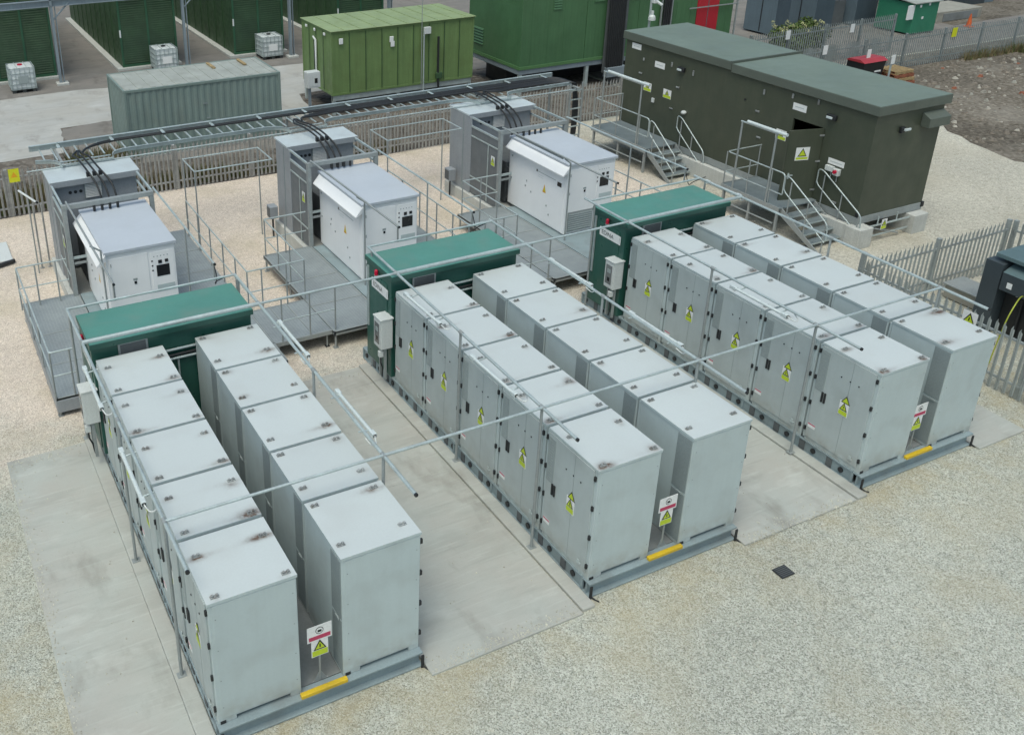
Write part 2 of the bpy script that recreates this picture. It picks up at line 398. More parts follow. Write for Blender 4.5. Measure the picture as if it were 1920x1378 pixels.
A, B, C = 0.444678708, 0.425307108, -0.009232523
f = Vector((math.sin(A) * math.cos(B), math.cos(A) * math.cos(B), -math.sin(B)))
r0 = Vector((math.cos(A), -math.sin(A), 0)); u0 = r0.cross(f)
rr = r0 * math.cos(C) + u0 * math.sin(C); uu = -r0 * math.sin(C) + u0 * math.cos(C)
cd = bpy.data.cameras.new('camera'); co = bpy.data.objects.new('camera', cd); COL.objects.link(co)
M = Matrix((rr, uu, -f)).transposed().to_4x4(); M.translation = (-2.305589, -9.603033, 11.987636)
co.matrix_world = M
cd.sensor_fit = 'HORIZONTAL'; cd.sensor_width = 36; cd.lens = 1849.681 / 1920 * 36
cd.shift_x = 276.1025 / 1920; cd.shift_y = -226.849 / 1920
cd.clip_start = .1; cd.clip_end = 2000
SC.camera = co
SC.view_settings.view_transform = 'Standard'; SC.view_settings.look = 'None'; SC.view_settings.exposure = 0
SC.render.engine = 'CYCLES'

ROWS = (0., 6.3, 12.602)
YB = .095                      # near face of the cabinets
RN = ('left', 'middle', 'right')
PITCH, CW, CD_, CH = 1.381, 1.245, 1.288, 2.2
RX = 1.909                     # offset of the right line
HB = .30

# ------------------------------------------------------------------ ground
def sheet(name, pts, z, mt):
    m = MB(); m.quad([(x, y, z) for x, y in pts], mt); return struct(m, name)

def wob(pts, step, amp, seed, z, mt, name):
    """sheet with a ragged outline"""
    rnd = random.Random(seed); out = []
    n = len(pts)
    for i in range(n):
        a, b = Vector(pts[i]), Vector(pts[(i + 1) % n]); L = (b - a).length; k = max(1, int(L / step))
        nrm = Vector((-(b - a).y, (b - a).x)).normalized()
        for j in range(k):
            p = a + (b - a) * (j / k)
            if L < 200: p += nrm * rnd.uniform(-amp, amp)
            out.append((p.x, p.y))
    return sheet(name, out, z, mt)

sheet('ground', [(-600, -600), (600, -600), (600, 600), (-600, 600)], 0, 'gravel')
wob([(19, 8.6), (18.4, 5.5), (24, 4.0), (33, -6), (60, -6), (33.1, 10.4), (34.8, 14.6), (27, 21.3), (21.3, 21.3), (20.5, 10)], .6, .15, 4, .008, 'gravel_far', 'far_gravel')
wob([(33.1, 10.4), (34.6, 14.4), (27, 21.3), (33, 23), (600, 23), (600, -200), (60, -6.3)], .7, .35, 5, .012, 'dirt', 'dirt_ground')
wob([(-60, 21.35), (26.9, 21.35), (26.9, 30.5), (36, 30.5), (36, 60), (-60, 60)], 2, .1, 6, .004, 'dark_dirt', 'earth_strip')
wob([(-60, 24.9), (2.6, 27.0), (3.1, 30.2), (10.0, 30.6), (11.6, 27.0), (13.0, 27.0), (13.6, 30.5), (18.0, 31.0), (18.0, 35.6), (-60, 35.6)], 1.0, .12, 8, .012, 'yard_concrete', 'yard')
wob([(2.8, 26.3), (3.15, 30.1), (10.0, 30.5), (12.6, 24.6), (12.0, 23.6), (3.0, 24.6)], .8, .15, 9, .016, 'yard_asphalt', 'asphalt_patch')
wob([(-60, 35.6), (18.0, 35.6), (22, 30.7), (36, 30.7), (36, 90), (-60, 90)], 3, .1, 10, .010, 'yard_asphalt', 'back_road')
wob([(27.2, 23.2), (60, 23.2), (60, 23.6), (90, 22), (90, 60), (27.2, 60)], 3, .1, 11, .020, 'yard_asphalt', 'compound_ground')
wob([(52, 26.5), (62, 26.5), (130, 20), (200, 60), (60, 90)], 3, .4, 12, .026, 'dirt', 'hillside_track')

# concrete pads between the battery rows, each a slab with a raised strip along the skids
def pad(x0, x1, y0, y1, name):
    m = MB(); n = 2
    L = (y1 - y0) / n
    for i in range(n): m.box(x0, x1, y0 + i * L + .003, y0 + (i + 1) * L - .003, -.08, .035, 'slab_concrete', .006)
    m.box(x0 + .02, x1 - .02, y0 + .02, y1 - .02, -.08, .031, 'slab_concrete')
    return struct(m, name)
pad(-1.83, -.288, -.25, 8.05, 'concrete_pavement')
pad(3.21, 5.985, -.25, 8.2, 'concrete_pavement')
pad(9.51, 12.285, -.2, 8.2, 'concrete_pavement')
pad(15.81, 17.25, -.18, 8.2, 'concrete_pavement')
m = MB()
for x0 in ROWS:
    m.box(x0 - .285, x0 - .03, -.2, 8.25, -.08, .06, 'slab_concrete', .02)
struct(m, 'concrete_kerb')

# ------------------------------------------------------------------ battery skids
def make_skid(loc, label):
    t = thing('battery_skid', loc, label, 'skid', 'steel skids under the battery rows')
    W, D = 3.17, 8.55
    m = MB(); m.box(.02, W - .02, .2, D, .20, .285, 'deck_dark'); part(m, 'deck', t, False)
    m = MB()      # near end beam: web and two flanges
    m.box(-.02, W + .0, -.02, .18, .262, .298, 'skid_paint', .006); m.box(-.02, W, -.02, .18, 0.01, .04, 'skid_paint', .006)
    m.box(-.005, W - .02, .07, .10, .04, .262, 'skid_paint'); part(m, 'end_beam', t, False)
    for s in (0, 1):
        m = MB(); x = -.02 if s == 0 else W
        sgn = 1 if s == 0 else -1
        m.box(x, x + sgn * .16, .19, D, .262, .298, 'skid_paint', .006); m.box(x, x + sgn * .16, .19, D, .01, .04, 'skid_paint', .006)
        m.box(x + sgn * .03, x + sgn * .06, .19, D, .04, .262, 'skid_paint')
        for k in range(13):        # lifting and cable holes, with stiffeners and painted shade between
            y = .45 + k * .66
            m.tube([(x + sgn * .005, y, .155), (x + sgn * .032, y, .155)], .055, 'black_rubber', 12)
        for k in range(12):
            y = .66 + k * .66; m.box(x + sgn * .012, x + sgn * .032, y, y + .13, .05, .25, 'bay_dark')  # dark plates standing in for the shade beside the stiffeners
        for k in range(7):
            y = .12 + k * 1.39
            m.box(x + sgn * .004, x + sgn * .03, y + .05, y + .10, .04, .262, 'skid_paint')
        part(m, 'side_beam', t, False)
    for x in (-.015, W - .035):
        m = MB(); m.box(x, x + .05, -.045, -.02, -.0, .25, 'black_rubber', .006); m.tube([(x + .025, -.03, .05), (x + .08, -.10, .0), (x + .10, -.16, .02)], .014, 'black_rubber', 6)
        part(m, 'earth_strap', t, False)
    m = MB(); m.box(1.20, 1.93, -.03, .05, .298, .365, 'yellow_paint', .012); part(m, 'step_edge', t, False)
    return t
skid = make_skid((0, 0, 0), 'blue-grey steel skid under the left battery row, partly cut by the bottom of the frame')
dup(skid, (ROWS[1], .02, 0), 'blue-grey steel skid with round cable holes under the middle battery row')
dup(skid, (ROWS[2], .02, 0), 'blue-grey steel skid under the right battery row, beside the fenced transformer')

# ------------------------------------------------------------------ battery cabinets
def roof_mesh(lugs, amps, seed):
    rnd = random.Random(seed); nx, ny = 34, 34; m = MB(); kk = [(rnd.uniform(.6, 1.5), rnd.uniform(.6, 1.4), rnd.gauss(0, .03), rnd.gauss(-.01, .03)) for _ in range(4)]; vs = []; st = []
    x0, x1, y0, y1, z = -.012, CW + .012, -.012, CD_ + .012, CH
    for j in range(ny + 1):
        for i in range(nx + 1):
            x = x0 + (x1 - x0) * i / nx; y = y0 + (y1 - y0) * j / ny
            vs.append((x, y, z + .004 * math.sin(math.pi * i / nx) * math.sin(math.pi * j / ny)))
            s = 0
            for (lx, ly), a, (ka, kb, ox, oy) in zip(lugs, amps, kk):
                s += a * .85 * math.exp(-(((x - lx - ox) / (.075 + .05 * a) / ka) ** 2 + ((y - ly - oy) / (.05 + .045 * a) / kb) ** 2))
                if a > .5: s += .35 * a * math.exp(-(((x - lx) / .30) ** 2 + ((y - ly + .03) / .05) ** 2))
            st.append(min(1, s))
    fs = [(j * (nx + 1) + i, j * (nx + 1) + i + 1, (j + 1) * (nx + 1) + i + 1, (j + 1) * (nx + 1) + i) for j in range(ny) for i in range(nx)]
    m.add(vs, fs, 'cabinet_roof')
    zb = CH - .045
    ring = [(x0, y0), (x1, y0), (x1, y1), (x0, y1)]; o = len(m.v)
    m.add([(x, y, CH) for x, y in ring] + [(x, y, zb) for x, y in ring], [(i, (i + 4), 4 + (i + 1) % 4, (i + 1) % 4) for i in range(4)], 'cabinet_paint')
    st += [0] * 8
    me = m.mesh('roof'); at = me.attributes.new('stain', 'FLOAT', 'POINT'); at.data.foreach_set('value', st)
    return me

def lug(mb, x, y, rot):
    w_, d_ = (.052, .02)
    a, b = (w_, d_) if rot == 0 else (d_, w_)
    mb.box(x - a - .01, x + a + .01, y - b - .01, y + b + .01, CH + .002, CH + .014, 'lug_steel')
    for s in (-1, 1):
        if rot == 0: mb.box(x + s * .032 - .018, x + s * .032 + .018, y - .017, y + .017, CH + .014, CH + .045, 'lug_steel', .006)
        else: mb.box(x - .02, x + .02, y + s * .04 - .022, y + s * .04 + .022, CH + .014, CH + .05, 'lug_steel', .006)

def make_cabinet(side):
    t = thing('battery_cabinet', (0, 0, 0), 'x', 'battery cabinet', 'battery cabinets on the three skids')
    m = MB(); m.box(0, CW, 0, CD_, .07, CH - .04, 'cabinet_paint', .008)
    m.box(.055, CW - .01, -.006, .01, .10, CH - .07, 'cabinet_paint', .003)       # end panel
    for z in (.3, .8, 1.35, 1.9):
        for x in (.09, CW - .06): m.box(x - .007, x + .007, -.009, -.004, z - .007, z + .007, 'seam_grey')
    part(m, 'body', t, False)
    for x0, x1 in ((.0, .27), (1.08, CW)):
        m = MB(); m.box(x0, x1, .0, CD_, 0, .075, 'cabinet_paint', .004); part(m, 'foot', t, False)
    m = MB(); m.box(.03, .11, -.012, .0, .004, .05, 'black_rubber'); part(m, 'levelling_pad', t, False)
    m = MB(); m.box(.03, CW - .03, CD_ + .002, PITCH - .004, .1, CH - .10, 'seam_grey'); m.box(.0, .06, CD_ + .004, CD_ + .05, .05, CH - .06, 'cabinet_paint', .006)
    part(m, 'joining_strip', t, False)
    if side == 'L':
        m = MB(); m.box(-.024, 0, .075, CD_ - .015, .10, CH - .055, 'door_paint', .005)
        m.box(-.026, -.02, .545, .551, .11, CH - .07, 'seam_grey')
        d = part(m, 'door', t, False)
        m = MB(); m.box(-.03, -.022, 1.07, 1.265, 1.20, 2.07, 'vent_grey', .003)
        for k in range(16): m.box(-.034, -.03, 1.09, 1.245, 1.225 + k * .052, 1.243 + k * .052, 'vent_grey')
        part(m, 'vent', d, False)
        for y in (.985, 1.045):
            m = MB(); m.box(-.05, -.022, y, y + .04, 1.0, 1.22, 'black_rubber', .008); part(m, 'handle', d, False)
        m = MB()
        for y in (.355, .545, .74): m.box(-.034, -.024, y, y + .025, 1.72, 1.745, 'screen_black', .003)
        part(m, 'indicator', d, False)
        m = MB(); warn_sign(m, 'x', .575, .98, .20, .30, -.024)
        tri(m, 'x', .555, 1.335, .20, .165, -.031, 'sign_black'); tri(m, 'x', .555, 1.328, .145, .115, -.033, 'sign_green_yellow')
        part(m, 'warning_label', d, False)
        m = MB(); plate(m, 'x', 1.08, 1.25, .33, .42, -.024, .003, 'sign_white'); plate(m, 'x', 1.08, 1.25, .395, .42, -.0275, .001, 'sign_red'); part(m, 'notice_label', d, False)
        m = MB(); m.box(-.05, -.024, .18, .26, .20, .235, 'cabinet_paint', .004); m.box(-.05, -.04, .19, .25, .235, .29, 'cabinet_paint', .004); part(m, 'door_stay', d, False)
        for z in (.22, .81, 1.39, 1.97):
            for y in (.03, CD_ + .0):
                m = MB(); m.box(-.034, .006, y, y + .042, z, z + .085, 'black_rubber', .006); part(m, 'hinge', t, False)
        lugs = [(.13, .08), (1.13, .08), (.13, .92), (1.11, .92)]
    else:
        m = MB(); m.box(CW, CW + .024, .05, CD_ - .03, .10, CH - .055, 'door_paint', .005); part(m, 'door', t, False)
        for z in (.22, .80, 1.38, 1.96):
            for y in (.012, CD_ - .045):
                m = MB(); m.box(CW - .004, CW + .05, y, y + .04, z, z + .08, 'black_rubber', .006); part(m, 'hinge', t, False)
        m = MB(); m.box(-.012, 0, .02, .34, 1.08, 2.12, 'seam_grey', .003); m.box(-.008, 0, .02, .34, .06, 1.03, 'seam_grey', .003)
        m.box(-.03, -.01, .08, .2, 1.02, 1.06, 'vent_grey', .003); part(m, 'side_panel', t, False)
        lugs = [(.11, .25), (1.08, .25), (.11, 1.18), (1.08, 1.18)]
    return t, lugs

protos = {'L': make_cabinet('L'), 'R': make_cabinet('R')}
ORD = ('nearest the camera', 'second from the near end', 'third from either end', 'second from the far end', 'nearest the green enclosure')
# how rusty the four lifting lugs of each roof are, as photographed (0 clean .. 1 dark)
RUST = {(0, 'L', 0): (.25, .2, .9, 1.), (0, 'L', 1): (.2, 1., .25, .55), (0, 'L', 2): (.35, .8, .5, .3), (0, 'L', 3): (1., .5, .3, .6), (0, 'L', 4): (.2, .55, .3, .6),
        (1, 'L', 0): (1., .6, .25, .5), (1, 'L', 1): (.7, .3, .5, .9), (1, 'L', 2): (.6, .45, .3, .3), (1, 'L', 3): (.4, .9, .7, .3), (1, 'L', 4): (.3, .6, .1, .5),
        (2, 'L', 0): (1., .7, .6, .3), (2, 'L', 1): (.7, .6, .3, .3), (2, 'L', 2): (.4, .3, .3, .3), (2, 'L', 3): (.5, .9, .3, .3), (2, 'L', 4): (.3, .6, .7, .5),
        (0, 'R', 0): (.12, .1, .12, .6), (0, 'R', 1): (.3, .3, .12, .5), (0, 'R', 2): (.1, 1., .4, .4), (0, 'R', 3): (.5, .12, .5, .3), (0, 'R', 4): (.3, .6, .6, .2),
        (2, 'R', 0): (.9, .15, .12, 1.), (2, 'R', 3): (.2, .6, .7, .1)}
used = set(); tops = []
for r, x0 in enumerate(ROWS):
    for side in 'LR':
        pr, lugs = protos[side]
        for i in range(5):
            loc = (x0 + (RX if side == 'R' else 0), YB + PITCH * i, HB)
            lb = 'grey battery cabinet %s, %s line of the %s row' % (ORD[i], 'left' if side == 'L' else 'right', RN[r])
            if side not in used: used.add(side); t = pr; t.location = loc; t['origin'] = list(loc); t['label'] = lb
            else: t = dup(pr, loc, lb)
            rnd = random.Random(r * 31 + i * 7 + (side == 'R'))
            amps = RUST.get((r, side, i), tuple(rnd.choice((.05, .1, .2, .45)) * rnd.uniform(.6, 1.3) for _ in range(4)))
            tops.append((t, lugs, amps, i))
lug_me = {}; id_ = 1
for t, lugs, amps, i in tops:      # roofs come last: each has rust of its own around the lugs
    me = roof_mesh(lugs, amps, id_); id_ += 1; o = bpy.data.objects.new('roof', me); COL.objects.link(o); o.parent = t
    for lx, ly in lugs:
        if (lx, ly) not in lug_me: m = MB(); lug(m, lx, ly, 0); lug_me[lx, ly] = m.mesh('lifting_lug')
        q = bpy.data.objects.new('lifting_lug', lug_me[lx, ly]); COL.objects.link(q); q.parent = o

# ------------------------------------------------------------------ stand signs at the open end of each skid
def stand_sign(loc, label):
    t = thing('warning_stand', loc, label, 'sign', 'warning signs on posts between the cabinet lines')
    m = MB(); m.tube([(0, 0, .0), (0, 0, .75)], .018, 'galvanised_dull'); part(m, 'post', t, False)
    m = MB(); m.box(-.12, .12, -.01, .01, 0, .012, 'galvanised_dull'); m.prism([(-.10, -.006, .012), (.10, -.006, .012), (.02, -.006, .16), (-.02, -.006, .16)], (0, .012, 0), 'galvanised_dull'); part(m, 'foot', t, False)
    m = MB(); plate(m, 'y', -.19, .19, .80, 1.08, -.02, .006, 'sign_white'); plate(m, 'y', -.165, .17, .825, .895, -.026, .002, 'sign_red')
    n = 16
    for r_, mt, at in ((.062, 'sign_black', -.029), (.052, 'sign_white', -.031)):
        m.quad([(r_ * math.cos(2 * math.pi * k / n), at, .985 + r_ * math.sin(2 * math.pi * k / n)) for k in range(n)], mt)
    m.box(-.03, .03, -.034, -.031, .96, 1.0, 'sign_black'); part(m, 'prohibition_sign', t, False)
    m = MB(); warn_sign(m, 'y', -.0, .5, .26, .33, -.016); part(m, 'warning_plate', t, False)
    return t
s0 = stand_sign((1.585, .2, .29), 'red and yellow warning signs on a post at the near end of the left row')
dup(s0, (7.93, .2, .29), 'red and yellow warning signs on a post at the near end of the middle row')
dup(s0, (14.12, .2, .29), 'red and yellow warning signs on a post at the near end of the right row')

# ------------------------------------------------------------------ green enclosures behind the cabinets
def make_green(loc, label):
    t = thing('control_enclosure', loc, label, 'equipment enclosure', 'dark green enclosures behind the battery rows')
    W, D, H = 3.16, 1.2, 2.5
    m = MB(); m.box(0, W, 0, D, 0, H - .10, 'enclosure_green', .01); m.box(.18, .185, .0, .001, 0, 1, 'enclosure_green'); part(m, 'body', t, False)
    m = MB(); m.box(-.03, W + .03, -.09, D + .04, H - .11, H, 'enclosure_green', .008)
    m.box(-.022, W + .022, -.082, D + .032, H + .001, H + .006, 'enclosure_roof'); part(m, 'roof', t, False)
    m = MB(); m.box(.50, 1.07, -.03, 0, 2.05, 2.38, 'galvanised_dull', .004); m.box(.54, 1.03, -.034, -.028, 2.09, 2.34, 'bay_dark'); part(m, 'front_window', t, False)
    m = MB()
    for z in (1.80, 1.88, 2.0): m.tube([(1.0, -.05, z), (2.3, -.05, z)], .028, 'galvanised' if z != 1.88 else 'black_rubber')
    m.tube([(1.62, -.04, .3), (1.62, -.04, 1.8)], .02, 'galvanised'); part(m, 'conduit', t, False)
    m = MB(); m.box(-.016, 0, .18, 1.02, .05, 2.2, 'enclosure_green', .006)
    m.box(-.03, 0, 1.06, 1.12, .8, 2.3, 'galvanised', .004); part(m, 'side_door', t, False)
    m = MB(); plate(m, 'x', .12, .90, 1.88, 2.10, -.016, .008, 'sign_white')
    plate(m, 'x', .155, .165, 1.92, 2.06, -.025, .001, 'vent_grey')
    text_mesh(m, 'EDINA', .155, (-.027, .60, 1.985), (0, -1, 0), (0, 0, 1), 'sign_black'); part(m, 'nameplate', t, False)
    m = MB(); m.cyl(-.05, .62, 2.24, 2.27, .05, 'galvanised_dull'); m.cyl(-.05, .62, 2.27, 2.36, .042, 'beacon_red'); m.sphere((-.05, .62, 2.36), .042, 'beacon_red'); m.box(-.09, 0, .60, .64, 2.23, 2.25, 'galvanised_dull'); part(m, 'beacon', t, False)
    return t
g0 = make_green((-.06, 7.06, .3), 'dark green equipment enclosure behind the left battery row')
dup(g0, (6.26, 7.08, .3), 'dark green equipment enclosure with nameplate behind the middle battery row')
dup(g0, (12.52, 7.1, .3), 'dark green equipment enclosure with nameplate behind the right battery row')

def kiosk(loc, label):
    t = thing('control_kiosk', loc, label, 'control box', 'control boxes on posts beside the green enclosures')
    m = MB(); m.box(.02, .30, 0, .34, 0, .72, 'kiosk_white', .012); m.box(-.01, .32, -.015, .355, .71, .745, 'kiosk_white', .008); part(m, 'housing', t, False)
    m = MB(); m.box(0, .02, .02, .32, .03, .69, 'kiosk_white', .006); d = part(m, 'door', t, False)
    m = MB(); m.box(-.006, .0, .06, .28, .12, .62, 'kiosk_glass', .003); part(m, 'window', d, False)
    m = MB(); m.box(-.012, -.004, .12, .2, .2, .3, 'screen_black', .002); part(m, 'meter', d, False)
    m = MB(); m.box(-.012, -.004, .1, .22, .42, .52, 'vent_grey', .002); part(m, 'isolator', d, False)
    for y in (.05, .27):
        m = MB(); m.box(.12, .18, y, y + .04, -.80, 0, 'galvanised_dull', .004); part(m, 'leg', t, False)
    m = MB(); m.box(.0, .1, .04, .14, -.2, -.06, 'kiosk_white', .01); m.tube([(.05, .09, -.2), (.05, .09, -.35), (.1, .1, -.5), (.14, .2, -.8)], .016, 'black_rubber'); part(m, 'isolator_switch', t, False)
    return t
k0 = kiosk((-.36, 7.0, 1.1), 'grey control box on the left side of the left green enclosure')
dup(k0, (5.96, 7.0, 1.1), 'white windowed control box beside the middle green enclosure')
dup(k0, (12.24, 7.05, 1.1), 'white windowed control box beside the right green enclosure')

# ------------------------------------------------------------------ pipe frames over the battery rows
ZP = 2.95
GL = (((-.225, 8.36), (-.165, .30)), ((6.33, 8.36), (6.075, .42)), ((12.39, 8.55), (12.29, .40)))
GR = (((3.23, 8.36), (3.21, .36)), ((9.56, 8.46), (9.40, .25)), ((15.92, 8.56), (15.73, .36)))
def lerp(seg, y):
    (xa, ya), (xb, yb) = seg; k = (y - ya) / (yb - ya); return xa + (xb - xa) * k
names = ('left', 'middle', 'right')
for r in range(3):
    t = thing('pipe_gantry', (ROWS[r] + 1.5, 4, 0), 'galvanised overhead pipe frame on posts around the %s battery row' % RN[r], 'pipe gantry', 'galvanised pipe frames over the battery rows')
    for seg in (GL[r], GR[r]):
        m = MB(); m.tube([(seg[0][0], seg[0][1], ZP), (seg[1][0], seg[1][1], ZP)], .028, 'galvanised', 10)
        m.tube([(seg[1][0], seg[1][1], ZP), (seg[1][0], seg[1][1] - .03, ZP)], .031, 'black_rubber', 10)
        for y in (6.9, 4.1, 1.38): m.tube([(lerp(seg, y + .06), y + .06, ZP), (lerp(seg, y - .06), y - .06, ZP)], .036, 'galvanised_dull', 10)
        part(m, 'long_pipe', t)
        for y in (8.15, 4.12, 1.39):
            x = lerp(seg, y); m = MB(); m.tube([(x, y, .05), (x, y, ZP - .02)], .026, 'galvanised_dull', 10); m.box(x - .07, x + .07, y - .06, y + .06, .055, .068, 'galvanised_dull'); part(m, 'post', t)
    for y, rad in ((8.33, .024), (6.87, .042), (1.37, .024)):
        xa = lerp(GL[r], y); xb = lerp(GR[r], y)
        m = MB(); m.tube([(xa, y, ZP + .01), (xb, y, ZP + .01)], rad, 'galvanised', 10); part(m, 'cross_pipe', t)
        if r < 2 and y != 8.33:
            m = MB(); m.tube([(xb, y, ZP + .01), (lerp(GL[r + 1], y), y, ZP + .01)], .026, 'galvanised', 10); part(m, 'link_pipe', t)

# strip lights hung beside the long pipes
def strip_light(x, ya, yb, z, side, label):
    t = thing('strip_light', (x, (ya + yb) / 2, z), label, 'light fitting', 'strip lights on the pipe frames')
    m = MB(); m.tube([(x, ya, z), (x, yb, z)], .032, 'lamp_glass', 10); part(m, 'tube_body', t)
    for y in (ya, yb - .12):
        m = MB(); m.box(x - .038, x + .038, y, y + .14, z - .038, z + .038, 'lamp_glass', .01); part(m, 'end_cap', t)
    for k in (.12, .86):
        y = ya + (yb - ya) * k; m = MB(); m.tube([(x, y, z), (x + side * .20, y, z + .03)], .014, 'galvanised'); part(m, 'bracket', t)
    m = MB(); pts = [(x, ya, z), (x + side * .04, ya - .14, z - .05), (x + side * .13, ya - .16, z - .04), (x + side * .17, ya - .02, z + .02)]
    m.tube(fil(pts, .1), .011, 'kiosk_white', 6); part(m, 'cable', t)
LN = (('far', 4.65, 6.1), ('near', 1.95, 3.4))
for r in range(3):
    for nm, ya, yb in LN:
        if (r, nm) != (2, 'far'):
            strip_light(lerp(GL[r], ya) - .14, ya, yb, ZP - .07, 1, '%s of the two white strip lights on the left pipe over the %s row' % ('farther' if nm == 'far' else 'nearer', RN[r]))
        if r < 2:
            strip_light(lerp(GR[r], ya) + .13, ya, yb, ZP - .05, -1, '%s of the two white strip lights on the right pipe over the %s row' % ('farther' if nm == 'far' else 'nearer', RN[r]))
strip_light(lerp(GR[2], 7.2) + .1, 7.0, 8.2, ZP - .04, -1, 'white strip light beside the right green enclosure, nearest the brown building')

# ------------------------------------------------------------------ inverter cabinets
INV = ((1.12, 11.38, 1.62, 2.85), (7.62, 11.38, 1.60, 2.75), (14.06, 11.45, 1.66, 2.9))
def make_inverter(i):
    x, y, W, D = INV[i]; z = .45; H = 2.2
    lab = ('white inverter cabinet with grey roof behind the left green enclosure', 'white inverter cabinet with grey roof behind the middle green enclosure', 'white inverter cabinet with louvred vent behind the right green enclosure')[i]
    t = thing('inverter_cabinet', (x, y, z), lab, 'inverter', 'white inverter cabinets')
    m = MB(); m.box(0, W, 0, D, .05, H - .06, 'inverter_white', .012); m.box(.04, W - .04, .04, D - .04, 0, .05, 'bay_dark'); part(m, 'body', t, False)
    m = MB(); m.box(-.03, W + .04, -.06, D + .03, H - .07, H - .0, 'inverter_roof', .006); part(m, 'roof', t, False)
    m = MB()    # sloping hood over the air inlets of the left side
    m.prism([(-.003, -.10, H - .045), (-.22, -.10, H - .29), (-.22, -.10, H - .32), (-.003, -.10, H - .20)], (0, D + .02, 0), 'inverter_white'); part(m, 'air_hood', t, False)
    m = MB(); m.box(.07, W * .60, -.014, 0, .12, H - .20, 'inverter_white', .006); d = part(m, 'front_door', t, False)
    m = MB(); m.box(.60, .66, -.03, -.014, 1.27, 1.34, 'screen_black', .01); m.box(.58, .68, -.018, -.014, 1.36, 1.41, 'vent_grey'); part(m, 'door_lock', d, False)
    for zz in (.45, 1.25, 1.8):
        m = MB(); m.box(.10, .115, -.03, -.012, zz, zz + .08, 'galvanised_dull', .003); part(m, 'hinge', d, False)
    m = MB(); m.box(W * .64, W - .04, -.012, 0, .95, H - .22, 'inverter_white', .005)
    m.box(W * .70, W - .06, -.0135, -.012, 1.0, 1.12, 'cabinet_paint'); p = part(m, 'control_panel', t, False)
    m = MB(); m.box(1.15, 1.46, -.018, -.012, 1.34, 1.63, 'screen_black', .003); part(m, 'display', p, False)
    m = MB()
    m.box(1.20, 1.29, -.03, -.012, 1.67, 1.76, 'screen_black', .01); m.box(1.36, 1.44, -.03, -.012, 1.68, 1.76, 'screen_black', .01)
    for zz in (1.50, 1.62, 1.74): m.box(1.04, 1.08, -.02, -.012, zz, zz + .035, 'screen_black', .005)
    for k in range(5): m.box(1.10 + k * .08, 1.125 + k * .08, -.018, -.012, 1.85, 1.875, 'vent_grey', .003)
    part(m, 'buttons', p, False)
    if i == 2:
        m = MB(); m.box(.10, .98, -.03, 0, .12, .72, 'galvanised_dull', .006)
        for k in range(8): m.prism([(.13, -.03, .16 + k * .066), (.13, -.045, .17 + k * .066), (.13, -.03, .20 + k * .066)], (.82, 0, 0), 'vent_grey')
        part(m, 'louvre_vent', t, False)
    m = MB(); m.box(-.012, 0, .10, D - .06, .08, H - .34, 'inverter_white', .004); sp = part(m, 'side_door', t, False)
    m = MB(); tri(m, 'x', 1.02, 1.13, .17, .26, -.0145, 'sign_orange'); tri(m, 'x', 1.0, 1.12, .09, .14, -.016, 'sign_yellow')
    part(m, 'hazard_label', sp, False)
    m = MB(); plate(m, 'x', .50, 1.40, 1.545, 1.56, -.0125, .002, 'vent_grey'); plate(m, 'x', 1.40, 1.46, 1.53, 1.60, -.0125, .003, 'screen_black')
    for zz in (1.46, 1.40): plate(m, 'x', 1.1, 1.38, zz, zz + .008, -.0125, .0015, 'cabinet_paint')
    if i == 2: plate(m, 'x', .22, .42, 1.42, 1.55, -.0125, .003, 'screen_black')
    part(m, 'name_strip', sp, False)
    m = MB()
    for yy, zz in ((1.9, 1.05), (1.95, .88), (1.65, .78), (.85, .62), (.72, .38), (D - .2, 1.6), (D - .2, .9)): m.box(-.03, -.01, yy, yy + .035, zz, zz + .05, 'galvanised_dull', .005)
    part(m, 'door_latch', sp, False)
for i in range(3): make_inverter(i)

